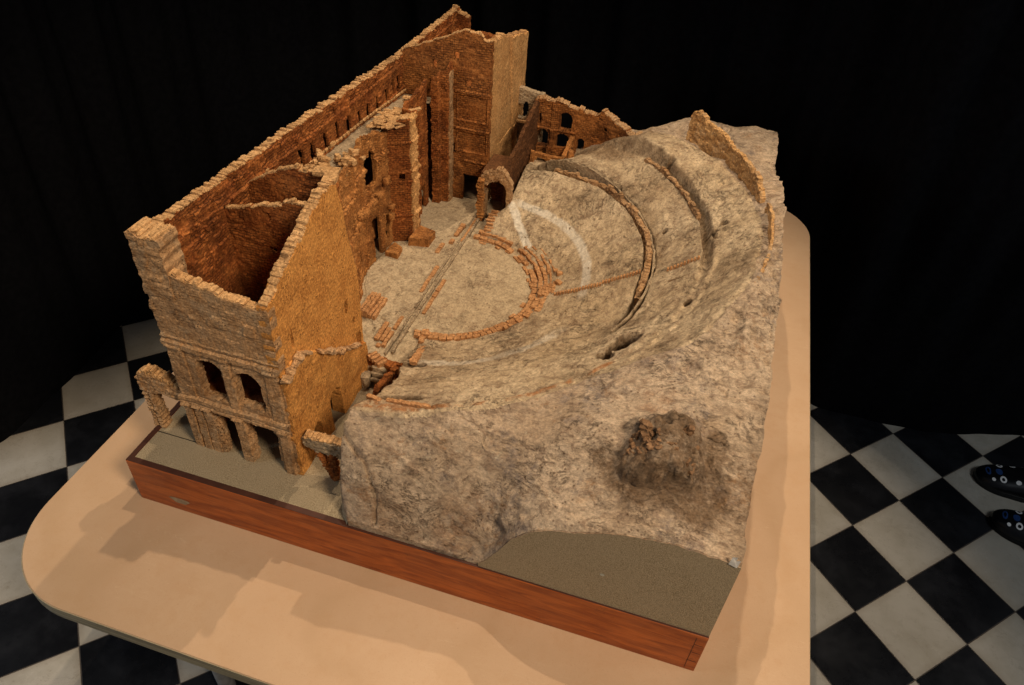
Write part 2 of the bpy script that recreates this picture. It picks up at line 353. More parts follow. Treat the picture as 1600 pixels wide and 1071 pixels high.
def edge_mat():
    m = N('sealed_board_edge'); s2 = m.n('ShaderNodeSeparateXYZ'); m.set(s2.inputs[0], m.P)
    w_ = m.noise(4, 3, .5, vec=m.scl((1, 1, 90))); return m.fin(m.mix(m.ramp(w_, .35, .65), (.36, .31, .19), (.20, .165, .10)), .5, None, .35)
EDGE = edge_mat()
def plainm(name, col, rough=.6, spec=.3, var=.25, sc_=40):
    m = N(name); c = m.mix(m.ramp(m.noise(sc_, 4, .6), .3, .7), tuple(x*(1-var) for x in col), tuple(x*(1+var) for x in col)); return m.fin(c, rough, None, spec)
BLACKCLOTH = plainm('black_velvet', (.0052, .0052, .006), .95, .05)
METAL = plainm('grey_painted_steel', (.30, .30, .29), .45, .4)
def floor_mat():
    m = N('checkered_cement_tiles')
    def dot(v, c):
        d = m.n('ShaderNodeVectorMath', operation='DOT_PRODUCT'); m.set(d.inputs[0], m.P); d.inputs[1].default_value = (*v, 0); return m.math('ADD', d.outputs['Value'], c)
    i = dot(TI[:2], TI[2]); j = dot(TJ[:2], TJ[2])
    fi, fj = m.math('FLOOR', i), m.math('FLOOR', j)
    par = m.math('ABSOLUTE', m.math('MODULO', m.math('ADD', m.math('ADD', fi, fj), 1000.), 2.))
    cmb = m.n('ShaderNodeCombineXYZ'); m.set(cmb.inputs[0], fi); m.set(cmb.inputs[1], fj)
    wn = m.n('ShaderNodeTexWhiteNoise'); m.set(wn.inputs['Vector'], cmb.outputs[0])
    ei = m.math('ABSOLUTE', m.math('SUBTRACT', m.math('FRACT', i), .5)); ej = m.math('ABSOLUTE', m.math('SUBTRACT', m.math('FRACT', j), .5))
    e = m.math('MAXIMUM', ei, ej); wob = m.math('MULTIPLY', m.noise(30, 4, .7), .006); grout = m.ramp(m.math('ADD', e, wob), .493, .500)
    wh = m.mix(m.ramp(m.noise(7, 6, .65), .35, .7), (.50, .47, .40), (.40, .37, .30)); wh = m.mix(m.ramp(m.noise(28, 8, .85), .58, .70, 0, .65), wh, (.24, .20, .15)); wh = m.mix(m.ramp(m.math('ABSOLUTE', m.math('SUBTRACT', m.noise(5, 6, .7, dist=1.2), .5)), 0, .006, .35, 0), wh, (.16, .13, .10)); wh = m.mix(m.ramp(e, .40, .5, 0, .35), wh, (.25, .20, .14))
    wh = m.mix(m.ramp(wn.outputs[0], 0, 1, 0, .3), wh, (.40, .345, .26))
    bk = m.mix(m.ramp(m.noise(9, 6, .6), .4, .75), (.006, .0065, .008), (.016, .017, .020)); bk = m.mix(m.ramp(m.noise(60, 5, .8), .66, .75, 0, .4), bk, (.05, .05, .05))
    col = m.mix(par, bk, wh); col = m.mix(grout, col, (.060, .045, .032))
    rough = m.ramp(m.noise(5, 6, .7), .3, .7, .22, .38)
    return m.fin(col, m.math('ADD', rough, m.math('MULTIPLY', grout, .4)), m.bump(m.math('ADD', m.math('MULTIPLY', grout, -1), m.math('MULTIPLY', m.noise(20, 4), .25)), .0012, .7), .5)
# ---------------------------------------------------------------- the room
g = 8.0
FZ = -.95
mesh('floor', [(-g, -g, FZ), (g, -g, FZ), (g, g, FZ), (-g, g, FZ)], [(0, 1, 2, 3)], floor_mat(), smooth=False)['kind'] = 'structure'

def catmull(P, n=12):
    P = [np.array(p, float) for p in P]; out = []
    for i in range(len(P)-1):
        p0 = P[max(i-1, 0)]; p1 = P[i]; p2 = P[i+1]; p3 = P[min(i+2, len(P)-1)]
        for k in range(n):
            t = k/n; out.append(.5*((2*p1)+(-p0+p2)*t+(2*p0-5*p1+4*p2-p3)*t*t+(-p0+3*p1-3*p2+p3)*t**3))
    out.append(P[-1]); return np.array(out)
CUR = catmull([(3.6, 2.25), (3.0, 2.02), (2.53, 1.875), (2.12, 1.755), (1.84, 1.745), (1.68, 1.75), (1.56, 1.90), (1.3, 2.12), (.7, 2.4), (0, 2.55), (-.7, 2.5), (-1.15, 2.15), (-1.29, 1.75), (-1.285, 1.35), (-1.24, 1.0), (-1.222, .66), (-1.236, .46), (-1.36, .22)], 26)
d = np.gradient(CUR, axis=0); d /= np.linalg.norm(d, axis=1)[:, None]; nn = np.c_[d[:, 1], -d[:, 0]]
s_ = np.r_[0, np.cumsum(np.linalg.norm(np.diff(CUR, axis=0), axis=1))]
rows = 26; V = []
for r in range(rows+1):
    v = r/rows; zz = FZ-.004+v*3.0
    f = (.012+.05*v)*(np.sin(s_*17+1.3*np.sin(s_*3.1)+v*.8)+.5*np.sin(s_*39+v*2))*min(1, .25+v*3)
    lean = -.10*v
    V.append(np.c_[CUR+nn*(f+lean)[:, None] if hasattr(f, 'shape') else CUR, np.full(len(CUR), zz)])
V = np.concatenate(V); nc = len(CUR)
F = np.array([(r*nc+i, r*nc+i+1, (r+1)*nc+i+1, (r+1)*nc+i) for r in range(rows) for i in range(nc-1)])
cur = mesh('backdrop_curtain', V, F, BLACKCLOTH)
cur['label'] = 'black cloth backdrop hanging behind the table down to the chequered floor'; cur['category'] = 'curtain'

# table: board with rounded corners on four legs
TZ = -.1275
tab = empty('display_table', (.62, .79, FZ), 'bare fibreboard table with rounded corners under the cork theatre model', 'table')
def rrect(x0, y0, x1, y1, r, n=20):
    P = []
    for cx, cy, a0 in ((x1-r, y1-r, 0), (x0+r, y1-r, 90), (x0+r, y0+r, 180), (x1-r, y0+r, 270)):
        for k in range(n+1):
            a = math.radians(a0+90*k/n); P.append((cx+r*math.cos(a), cy+r*math.sin(a)))
    return np.array(P)
def slab(name, P, z0, z1, mat, parent, bev=.0015, side=True, top=True):
    n = len(P); c = P.mean(0); dd = P-c; q = c+dd*(1-bev/np.linalg.norm(dd, axis=1))[:, None]
    V = []; F = []
    for pp, z in ((P, z0), (P, z1-bev), (q, z1)): V += [(a, b, z) for a, b in pp]
    if side:
        for k in (0, 1):
            for i in range(n): j = (i+1) % n; F.append((k*n+i, k*n+j, (k+1)*n+j, (k+1)*n+i))
    if top: F.append(tuple(range(2*n, 3*n)))
    F.append(tuple(range(n-1, -1, -1)))
    return mesh(name, V, F, mat, parent, smooth=False)
O_ = rrect(-.178, -.268, 1.413, 1.86, .20)
slab('tabletop', O_, TZ-.034, TZ, MDF, tab)
cc = O_.mean(0); E1 = cc+(O_-cc)*1.0011
n = len(O_); V = [(a, b, z) for z in (TZ-.033, TZ-.0022) for a, b in E1]+[(a, b, z) for z in (TZ-.033, TZ-.0022) for a, b in O_]
F = [(i, (i+1) % n, n+(i+1) % n, n+i) for i in range(n)]+[(n+i, n+(i+1) % n, 3*n+(i+1) % n, 3*n+i) for i in range(n)]
mesh('edge_band', V, F, EDGE, tab, smooth=False)
for lx, ly in ((.05, -.03), (1.2, -.03), (.05, 1.6), (1.2, 1.6)):
    P = np.array([(lx+.022*math.cos(a), ly+.022*math.sin(a)) for a in np.linspace(0, 2*math.pi, 24, endpoint=False)])
    slab('leg', P, FZ, TZ-.034, METAL, tab, .001)

# ---------------------------------------------------------------- the cork model: wooden case
mod = empty('cork_theatre_model', (.6, .8, TZ), 'old cork and plaster scale model of a ruined Roman theatre in a shallow wooden case', 'scale model')
B0 = TZ+.0005; LX, LY = 1.2, 1.625; T = .013
def box(x0, y0, z0, x1, y1, z1):
    return [(x0, y0, z0), (x1, y0, z0), (x1, y1, z0), (x0, y1, z0), (x0, y0, z1), (x1, y0, z1), (x1, y1, z1), (x0, y1, z1)], [(0, 3, 2, 1), (4, 5, 6, 7), (0, 1, 5, 4), (1, 2, 6, 5), (2, 3, 7, 6), (3, 0, 4, 7)]
def boxes(L):
    V = []; F = []
    for b in L:
        v, f = box(*b); F += [tuple(i+len(V) for i in q) for q in f]; V += v
    return V, F
def bevbox(name, b, mat, parent, bv=.0012):
    o = mesh(name, *box(*b), mat, parent, smooth=False); md = o.modifiers.new('bevel', 'BEVEL'); md.width = bv; md.segments = 2; return o
case = bpy.data.objects.new('wooden_case', None); link(case); case.parent = mod
bevbox('front_board', (0, 0, B0, LX, T, -.0015), WOOD, case); bevbox('side_board', (0, T+.0006, B0, T, LY-T-.0006, -.0015), WOOD, case)
bevbox('side_board', (LX-T, T+.0006, B0, LX, LY-T-.0006, -.0015), WOOD, case); bevbox('back_board', (0, LY-T, B0, LX, LY, -.0015), WOOD, case)
# dark varnished rim on the board tops, and dovetail lines at the corner
mesh('rim', *boxes([(.0008, .0008, -.0012, LX-.001, T, .0004), (.0008, T, -.0012, T-.001, LY-.001, .0004)]), WOOD_E, case, smooth=False)
mesh('dovetail_line', *boxes([(1.180, -.0006, -.120, 1.1808, .0006, -.010), (1.180, -.0006, -.062, 1.197, .0006, -.0612), (1.180, -.0006, -.034, 1.197, .0006, -.0332), (1.180, -.0006, -.092, 1.197, .0006, -.0912)]), WOOD_E, case, smooth=False)
P_ = [(.105+.022*math.cos(a)*(1+.25*math.sin(3*a)), -.0007, -.092+.011*math.sin(a)*(1+.2*math.cos(2*a))) for a in np.linspace(0, 2*math.pi, 22, endpoint=False)]
mesh('worn_patch', P_, [tuple(range(22))], plainm('worn_bare_wood', (.30, .22, .13), .8), case, smooth=False)
# sand bed
nx, ny = 120, 60
xs = np.linspace(T, .62, nx); ys = np.linspace(T, .44, ny); XX, YY = np.meshgrid(xs, ys)
ZZ = -.0008+.0012*fbm(XX, YY, 0, 18, 4, 3)
V = np.c_[XX.ravel(), YY.ravel(), ZZ.ravel()]
F = np.array([(j*nx+i, j*nx+i+1, (j+1)*nx+i+1, (j+1)*nx+i) for j in range(ny-1) for i in range(nx-1)])
mesh('sand_bed', V, F, SAND, mod)
mesh('back_strip', *boxes([(T, .44, -.006, .13, LY-T, -.002), (T, .0142, -.008, LX-T, LY-T, -.0062)]), SAND, mod, smooth=False)
mesh('sand_joint', *boxes([(T, .088, -.003, .11, .0892, .0009)]), plainm('dark_crack', (.02, .014, .008), .9), mod, smooth=False)

# ---------------------------------------------------------------- the modelled ground
def ang(x, y): return math.atan2(y-CY, x-CX)+math.pi/2
for (px, py, ra, rb, dep) in ((.914, 1.166, .012, .009, .03), (.792, 1.118, .010, .006, .035), (.846, 1.053, .010, .006, .035), (.945, .93, .008, .006, .02), (1.078, .891, .014, .008, .022), (1.033, .572, .013, .008, .025),
                              (1.062, .845, .022, .004, .014), (1.055, .862, .006, .012, .014), (.66, 1.208, .012, .006, .03), (.62, 1.236, .009, .006, .03), (.52, 1.255, .007, .006, .02), (1.0, .70, .004, .02, .004),
                              (.925, .452, .042, .024, .046), (.897, .402, .016, .018, .040), (.49, .365, .030, .012, .028), (.475, .402, .012, .012, .03), (.545, .185, .05, .010, .016)):
    PITS.append((px, py, ra, rb, dep, ang(px, py)))
GS = .0024
xs = np.arange(.165, 1.2001, GS); xs[-1] = 1.199; ys = np.arange(.0055, 1.6201, GS); nx, ny = len(xs), len(ys)
XX, YY = np.meshgrid(xs, ys); Zt, W_ = terr(XX.ravel(), YY.ravel())
Zt = Zt.reshape(ny, nx)
k = 1-sst(0, .012, YY-.0055); Zt = np.where(XX > .79, Zt*(1-k*.02), Zt)
Xd = XX + 0; Yd = YY + 0
gx, gy = np.gradient(Zt, GS)[1], np.gradient(Zt, GS)[0]
hillw = W_['hill'].reshape(ny, nx)
inn = sst(0, .03, XX-.17)*sst(0, .03, 1.199-XX)*sst(0, .02, YY-.0055)*sst(0, .03, 1.62-YY)*hillw   # overhangs: push along the slope
dn = .010*fbm(XX, YY, Zt*1.3, 26, 4, 61)*inn
inn = inn*sst(.475, .52, XX); dn = dn*sst(.475, .52, XX); Xd = Xd-np.clip(gx, -1.5, 1.5)*dn*.55; Yd = Yd-np.clip(gy, -1.5, 1.5)*dn*.55
edgew = (1-sst(0, .004, 1.199-XX)); Xd = Xd+edgew*.004*fbm(XX*0, YY, Zt, 30, 3, 2)
V = np.c_[Xd.ravel(), Yd.ravel(), Zt.ravel()]
# paint: r = white limewash, g = brown stains plus darker pits, corridors and steep faces, b = rust / brick
def seg(x, y, pts, wd):
    m = np.zeros(len(x))
    for (ax, ay), (bx, by) in zip(pts[:-1], pts[1:]):
        t = np.clip(((x-ax)*(bx-ax)+(y-ay)*(by-ay))/((bx-ax)**2+(by-ay)**2), 0, 1); q = np.hypot(x-ax-t*(bx-ax), y-ay-t*(by-ay)); m = np.maximum(m, 1-sst(wd*.6, wd*1.25, q))
    return m
fx, fy = XX.ravel()+.003*fbm(XX.ravel(), YY.ravel(), 0, 40, 3, 71), YY.ravel()+.003*fbm(XX.ravel(), YY.ravel(), 0, 40, 3, 72)
R_, th_ = W_['R'], W_['th']; seatw = W_['seat']; hw = W_['hill']
white = np.maximum(seg(fx, fy, [(.495, 1.092), (.541, 1.02), (.585, .956)], .011), 0)
arc = (1-sst(.007, .014, np.abs(R_-.357)))*sst(-8, 2, th_)*(1-sst(74, 82, th_)); white = np.maximum(white, arc*.85)
arc2 = (1-sst(.008, .02, np.abs(R_-.375)))*sst(-86, -78, th_)*(1-sst(-34, -20, th_)); white = np.maximum(white, arc2*.55)
white = np.maximum(white, (1-sst(.010, .016, np.hypot(fx-1.187, (fy-.012)))) * 0)
dirt_dark = np.maximum(W_['dirt_dark'], W_['lump']*.0)
dirt_dark = np.maximum(dirt_dark, W_['cor']*.75*sst(-20, 0, th_))
slope = np.hypot(gx, gy).ravel()
lx = (fx-1.065)/.125; ly = (fy-.110)/.080
dirt_dark = np.maximum(dirt_dark, (1-sst(.7, 1.05, np.hypot(lx, ly)+.55*fbm(fx, fy, 0, 16, 6, 5, .65)))*.85)
dirt_dark = np.maximum(dirt_dark, (1-sst(.0, .04, 1.199-fx))*(1-sst(.25, .40, fy))*.5)
dirt_dark = np.maximum(dirt_dark, seatw*sst(.8, 2.2, slope)*.55)
dirt_dark = np.maximum(dirt_dark, seatw*.8*sst(48, 58, th_)*sst(.545, .60, R_)); dirt_dark = np.maximum(dirt_dark, seatw*.45*sst(.505, .52, R_)*(1-sst(.53, .56, R_))*sst(-10, 10, th_))
dirt_dark = np.maximum(dirt_dark, seatw*.42*sst(.0, .5, fbm(fx, fy, 0, 9, 4, 33)))
rust = (1-sst(.003, .008, np.abs(R_-.618)))*(th_ < -38)*.9*sst(-.25, .1, fbm(fx, fy, 0, 30, 3, 9)); rust = np.maximum(rust, (1-sst(.004, .009, np.abs(fx-.458-.0*fy)))*(th_ < -60)*0)
rust = np.maximum(rust, (1-sst(.018, .03, np.hypot((fx-.53)/2.3, fy-.155)))*.8)
rust = np.maximum(rust, hw*.35*sst(.1, .5, fbm(fx, fy, 0, 7, 4, 44))*(fy < .3))
col = np.c_[white, dirt_dark, rust, np.ones(len(white))]
idx = np.arange(nx*ny).reshape(ny, nx)
A_ = np.stack([idx[:-1, :-1], idx[:-1, 1:], idx[1:, 1:], idx[1:, :-1]], -1).reshape(-1, 4)
zmax = Zt.ravel()[A_].max(1); keep = zmax > -.0035
cx_, cy_ = XX.ravel()[A_].mean(1), YY.ravel()[A_].mean(1)
Rm = R_[A_].mean(1); kind = np.where(Rm < .2225, 2, np.where(seatw[A_].mean(1)+hw[A_].mean(1) < .5, 3, np.where(hw[A_].mean(1) > .5, 0, 1)))
for kk, nm, mt in ((0, 'plaster_hillside', G_HILL), (1, 'seating_slope', G_SEAT), (2, 'orchestra_floor', G_FLOOR), (3, 'stage_floor', G_FLOOR)):
    Fk = A_[keep & (kind == kk)]; u, inv = np.unique(Fk, return_inverse=True)
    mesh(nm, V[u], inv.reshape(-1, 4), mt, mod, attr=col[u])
def H(x, y): return float(terr(np.array([x]), np.array([y]))[0][0])
def Hs(x, y): return float(terr(np.array([x]), np.array([y]), False)[0][0])
# side and back skirts of the plaster, and the sanded front panel
def skirt(name, pts, mat, zb=-.003, off=(0, 0), uv=None, rows=10):
    V = []; F = []
    for (x, y, z) in pts:
        for k in range(rows+1): V.append((x+off[0], y+off[1], zb+(z-zb)*k/rows))
    for i in range(len(pts)-1):
        for k in range(rows): a = i*(rows+1)+k; F.append((a, a+1, a+rows+2, a+rows+1))
    return mesh(name, V, F, mat, mod, smooth=True, attr=np.tile([0, .2, 0, 1], (len(V), 1)))
skirt('cut_side', [(Xd[j, -1], Yd[j, -1], Zt[j, -1]) for j in range(ny)], G_HILL)
skirt('cut_side', [(Xd[-1, i], Yd[-1, i], Zt[-1, i]) for i in range(nx)], G_HILL)
i0 = int(np.argmax(xs > .766)); ja, jb = int(np.argmax(xs > .50)), int(np.argmax(xs > .79))
skirt('front_foot', [(Xd[0, i], Yd[0, i], max(Zt[0, i], .0012)) for i in range(ja, jb)], G_HILL, zb=.0004, rows=4)
pp = [(Xd[0, i], Yd[0, i], max(Zt[0, i]-.002*abs(vn(np.array([xs[i]]), np.array([0.]), 0, 60, 3)[0]), .0006)) for i in range(i0, nx)]
fp = skirt('sanded_panel', pp, SAND, off=(0, -.0022))
V = [(x, y-.0022, z) for x, y, z in pp]+[(x, y+.002, z) for x, y, z in pp]; n = len(pp)
mesh('panel_edge', V, [(i, i+1, n+i+1, n+i) for i in range(n-1)], G_HILL, mod, attr=np.tile([0, .3, .2, 1], (len(V), 1)))
mesh('paper_scrap', [(1.178, .0015, .224), (1.192, .0010, .220), (1.1935, .0012, .240), (1.187, .002, .236), (1.1875, .0012, .247), (1.180, .0016, .244)], [(0, 1, 2, 3, 4, 5)], plainm('torn_white_paper', (.62, .60, .54), .9), mod, smooth=False)
o = mesh('paint_spot', [(.993+.0045*math.cos(a), .0026, .092+.0035*math.sin(a)) for a in np.linspace(0, 6.28, 11)[:-1]], [tuple(range(10))], plainm('pale_paint_spot', (.45, .43, .34), .8), mod, smooth=False)

# ---------------------------------------------------------------- stones and walls
rng = np.random.RandomState(7)
_g = [(i, j, k) for i in (-1, 0, 1) for j in (-1, 0, 1) for k in (-1, 0, 1) if (i, j, k) != (0, 0, 0)]
_gi = {q: n for n, q in enumerate(_g)}; SF = []
for ax in range(3):
    for s in (-1, 1):
        for a in (-1, 0):
            for b in (-1, 0):
                q = []
                for da, db in ((0, 0), (1, 0), (1, 1), (0, 1)):
                    v = [0, 0, 0]; v[ax] = s; v[(ax+1) % 3] = a+da; v[(ax+2) % 3] = b+db; q.append(_gi[tuple(v)])
                SF.append(q if s > 0 else q[::-1])
SF = np.array(SF); SG = np.array(_g, float)
def stones(name, L, mat, parent, rnd=.18, jit=.09, split=False, stuff=False):
    """L: (x, y, z centre, length, depth, height, heading[, tilt])"""
    if split:
        runs = [[L[0]]]
        for a, b in zip(L[:-1], L[1:]):
            if math.dist(a[:3], b[:3]) > (max(a[3:6])+max(b[3:6]))/2+.002: runs.append([])
            runs[-1].append(b)
        for r_ in runs: o = stones(name, r_, mat, parent, rnd, jit)
        return o
    V = []; F = []
    for q in L:
        x, y, z, l, dp, h, a = q[:7]; tl = q[7] if len(q) > 7 else rng.uniform(-.08, .08)
        n_ = np.abs(SG).sum(1); g = SG*(1-rnd*.7*(n_ > 1)[:, None]*.55-rnd*.7*(n_ > 2)[:, None]*.45)+rng.uniform(-jit, jit, SG.shape)
        g = g*np.array([l, dp, h])/2; g[:, 2] += g[:, 0]*tl
        c, s = math.cos(a), math.sin(a); V.append(np.c_[x+g[:, 0]*c-g[:, 1]*s, y+g[:, 0]*s+g[:, 1]*c, z+g[:, 2]]); F.append(SF+26*(len(V)-1))
    V = np.concatenate(V); F = np.concatenate(F)
    return mesh(name, V, F, mat, parent, smooth=False, uv=V[:, :2])
def interp(t, d):
    if np.isscalar(d): return np.full_like(np.asarray(t, float), d)
    a = np.array(d, float); return np.interp(t, a[:, 0], a[:, 1])
def inside(op, u, z):
    t, u0, u1, z0, z1 = op[:5]
    if t == 'rect': return (u > u0) & (u < u1) & (z > z0) & (z < z1)
    if t == 'hole': return ((u-(u0+u1)/2)/((u1-u0)/2))**2+((z-(z0+z1)/2)/((z1-z0)/2))**2 < 1
    r = (u1-u0)/2; zs = z1-r*(op[5] if len(op) > 5 else 1); c = (u0+u1)/2
    return (u > u0) & (u < u1) & (z > z0) & ((z < zs) | (((u-c)/r)**2+((z-zs)/(z1-zs+1e-9))**2 < 1))
def wall(name, parent, path, zb, zt, th, mat, cth=None, opens=(), rec=(), cell=.003, rag=.004, blk=(.015, .0078), amp=.0016, extra=None, cope=None, seed=0, edge=.0012, hgt=.0065, ropen=.0018):
    P = np.array(path, float); sl = np.r_[0, np.cumsum(np.linalg.norm(np.diff(P, axis=0), axis=1))]; L = sl[-1]
    nu = max(2, int(math.ceil(L/cell))); u = np.linspace(0, L, nu+1)
    px, py = np.interp(u, sl, P[:, 0]), np.interp(u, sl, P[:, 1])
    tx, ty = np.gradient(px), np.gradient(py); l = np.hypot(tx, ty)+1e-12; nxn, nyn = ty/l, -tx/l
    zb_, zt_ = interp(u, zb), interp(u, zt)
    st = np.floor(u/.017+seed*.37); zt_ = zt_+rag*(_h(st, st*0+seed, st*0, 5)*2-1)+rag*.4*vn(u, u*0+seed, 0, 110, 4)
    nv = max(2, int(math.ceil((zt_-zb_).max()/cell))); v = np.linspace(0, 1, nv+1)
    U, Vv = np.meshgrid(u, v); Z = zb_[None]+(zt_-zb_)[None]*Vv
    row = np.floor(Z/blk[1]); colm = np.floor(U/blk[0]+.5*(row % 2)+.3*_h(row, row*0+seed, row*0, 8))
    off = amp*(_h(row, colm, row*0+seed, 3)*2-1)
    PX, PY = np.broadcast_to(px, U.shape), np.broadcast_to(py, U.shape)
    off = off+amp*1.1*fbm(PX, PY, Z, 55, 3, 20+seed)+amp*1.6*fbm(PX, PY, Z, 14, 3, 27+seed)
    un = U+ropen*fbm(PX, PY, Z, 60, 3, 37+seed)*1.6; zn = Z+ropen*fbm(PX, PY, Z, 60, 3, 47+seed)*1.6
    for r in rec: off = off+np.where(inside(r[:-1], un, zn), r[-1], 0)
    if extra is not None: off = off+extra(U, Z)
    lat = amp*.9*fbm(PX, PY, Z, 70, 2, 97+seed); zl = amp*.9*fbm(PX, PY, Z, 70, 2, 98+seed)
    lat[:, 0] += edge*2*vn(Z[:, 0], Z[:, 0]*0, seed, 90, 5); lat[:, -1] += edge*2*vn(Z[:, -1], Z[:, -1]*0, seed+3, 90, 5)
    tX, tY = tx/l, ty/l
    FX = PX+nxn*off+tX*lat; FY = PY+nyn*off+tY*lat; FZ_ = Z+zl
    bo = -th-amp*1.3*fbm(PX, PY, Z, 40, 3, 60+seed)
    BX = PX+nxn*bo+tX*lat; BY = PY+nyn*bo+tY*lat
    uc = (un[:-1, :-1]+un[1:, 1:])/2; zc = (zn[:-1, :-1]+zn[1:, 1:])/2; keep = np.ones(uc.shape, bool)
    for op in opens: keep &= ~inside(op, uc, zc)
    W2 = nu+1; n1 = W2*(nv+1); idx = np.arange(n1).reshape(nv+1, W2)
    Q = np.stack([idx[:-1, :-1], idx[:-1, 1:], idx[1:, 1:], idx[1:, :-1]], -1)[keep]
    Fs = [Q, Q[:, ::-1]+n1]
    kp = np.pad(keep, 1)
    for dj, di, a, b in ((0, -1, 3, 0), (0, 1, 1, 2), (-1, 0, 0, 1), (1, 0, 2, 3)):
        nb = kp[1+dj:1+dj+nv, 1+di:1+di+nu]; m = keep & ~nb
        q = np.stack([idx[:-1, :-1], idx[:-1, 1:], idx[1:, 1:], idx[1:, :-1]], -1)[m]
        Fs.append(np.stack([q[:, a], q[:, a]+n1, q[:, b]+n1, q[:, b]], -1))
    V = np.concatenate([np.c_[FX.ravel(), FY.ravel(), FZ_.ravel()], np.c_[BX.ravel(), BY.ravel(), FZ_.ravel()]])
    uv = np.concatenate([np.c_[U.ravel(), Z.ravel()], np.c_[U.ravel()+.37, Z.ravel()]])
    # thickness direction gets its own texture step
    F = np.concatenate(Fs); us, inv = np.unique(F, return_inverse=True)
    o = mesh(name, V[us], inv.reshape(-1, 4), mat, parent, uv=uv[us], smooth=False)
    if cope:
        Ls = []; s = .004
        while s < L-.006:
            ln = rng.uniform(.005, .0125)
            if s+ln > L: ln = L-s
            uu = s+ln/2; x, y, z = np.interp(uu, u, px), np.interp(uu, u, py), np.interp(uu, u, zt_)
            i = min(int(uu/L*nu), nu-1); a = math.atan2(ty[i], tx[i]); du = (np.interp(uu+.008, u, interp(u, zt))-np.interp(uu-.008, u, interp(u, zt)))/.016
            for kx in range(2 if rng.rand() < .25 else 1):
                wd = (cth or th)*rng.uniform(.86, 1.08); hh = hgt*rng.uniform(.55, 1.0)
                Ls.append((x-nxn[i]*(cth or th)/2, y-nyn[i]*(cth or th)/2, z+hh*.22+kx*hh*.75, ln*.97*(1-.25*kx), wd*(1-.2*kx), hh, a+rng.uniform(-.06, .06), du+rng.uniform(-.07, .07)))
            s += ln
        stones('coping', Ls, cope, o if parent == mod else parent, .22, .16)
    return o
def grp(name):
    o = bpy.data.objects.new(name, None); link(o); o.parent = mod; return o

# stage wall (the tall long wall) and its corner pier
slots = []
for yy, z1 in ((.597, .443), (.646, .439), (.71, .437), (.77, .434), (.83, .427), (.888, .416), (.94, .414), (.995, .412), (1.052, .408), (1.095, .42), (1.135, .417), (1.174, .413), (1.212, .412), (1.245, .405)):
    slots.append(('rect', yy-.120-.009, yy-.120+.009, z1-.044, z1))
def swx(U, Z):
    o = np.where(np.abs(Z-(.470-.028*U)) < .003, .0035, 0)+np.where(np.abs(Z-(.400-.028*U)) < .0025, .003, 0)
    k = _h(np.floor(U/.02), np.floor(Z/.013), U*0, 66); return o+np.where((k > .86) & (Z < .50) & (Z > .42), .0035, 0)+np.where((k < .10) & (Z > .30), -.004, 0)
wall('stage_wall', mod, [(.135, .1185), (.135, 1.63)], -.004, [(0, .519), (.07, .517), (.17, .512), (.42, .50), (.59, .489), (.82, .476), (1.0, .462), (1.25, .458), (1.51, .458)], .006, CORK_RED, cth=.020, opens=slots, extra=swx, cope=CORK_CAP, rag=.003, amp=.0015, hgt=.006, seed=1, cell=.0032)
wall('stage_wall_core', mod, [(.1185, .1185), (.1185, 1.625)], -.002, [(0, .517), (.07, .515), (.17, .510), (.42, .498), (.59, .487), (.82, .474), (1.0, .460), (1.2, .456), (1.51, .456)], .006, CORK_SHADE, seed=41, cell=.006, rag=.001, amp=.0008)  # thin dark skin added behind the slots so they read deep
wall('stage_wall_end', mod, [(.112, 1.60), (.172, 1.60)], 0, [(0, .455), (.06, .440)], .028, CORK_RED, cope=CORK_CAP, seed=2)
cp = wall('corner_pier', mod, [(.108, .086), (.167, .086)], .40, [(0, .527), (.055, .522)], .050, CORK_FRONT, cope=CORK_CAP, seed=3, rag=.002, amp=.0014)

# near wing
wing = grp('near_wing')
def fwx(U, Z):
    o = np.where((Z > .126) & (Z < .150), .008, 0)-.004*((Z > .134) & (Z < .138))+np.where((Z > .280) & (Z < .293), .006, 0)+np.where((Z > .300) & (Z < .305), .002, 0)
    for a, b in ((.000, .020), (.026, .044), (.118, .142), (.218, .238)): o = o+np.where((U > a) & (U < b) & (Z < .130), .006, 0)
    for a, b in ((.003, .040), (.118, .136), (.210, .240)): o = o+np.where((U > a) & (U < b) & (Z > .150) & (Z < .284), .003, 0)
    o = o+np.where((U > .046) & (U < .068) & (Z < .128), .006, 0)
    o = o+np.where((Z > .36) & (Z < .385), .003*sst(0, .3, fbm(U, Z, 0, 30, 2, 5)), 0)
    return o
wall('front_wall', wing, [(.108, .090), (.353, .086)], -.003, [(0, .452), (.055, .452), (.11, .442), (.17, .432), (.215, .428), (.245, .430)], .020, CORK_FRONT,
     opens=[('arch', .058, .114, .160, .266), ('arch', .137, .196, .166, .260), ('arch', .070, .120, -.01, .126, 1.3), ('arch', .142, .208, -.01, .125, 1.1)], extra=fwx, cope=CORK_CAP, seed=4, cell=.0024, amp=.0010, blk=(.030, .014))
def rwx(U, Z):
    ledge = np.interp(U, [0, .06, .095, .15, .20, .26, .33], [.275, .288, .262, .215, .175, .140, .095])
    return np.where(Z < ledge, .007, 0)+.004*np.where(Z < ledge, fbm(U, Z, 0, 24, 3, 6), 0)
wall('side_wall', wing, [(.353, .0865), (.353, .402)], -.003, [(0, .432), (.03, .446), (.06, .466), (.12, .490), (.22, .536), (.268, .533), (.284, .47), (.292, .40), (.30, .37), (.315, .30)], .021, CORK_PLAIN,
     opens=[('hole', .248, .262, .232, .268), ('hole', .276, .288, .185, .202), ('arch', .136, .184, -.01, .100, 1.3), ('arch', .058, .092, -.01, .082, 1.5), ('hole', .050, .059, .305, .352), ('rect', .285, .305, .11, .150)],
     rec=[('rect', .052, .057, .30, .345, -.006)], extra=rwx, cope=CORK_CAP, seed=5, cell=.0028, amp=.0005, blk=(.3, .2), hgt=.008)
L = []
lu = np.linspace(.0, .262, 18)
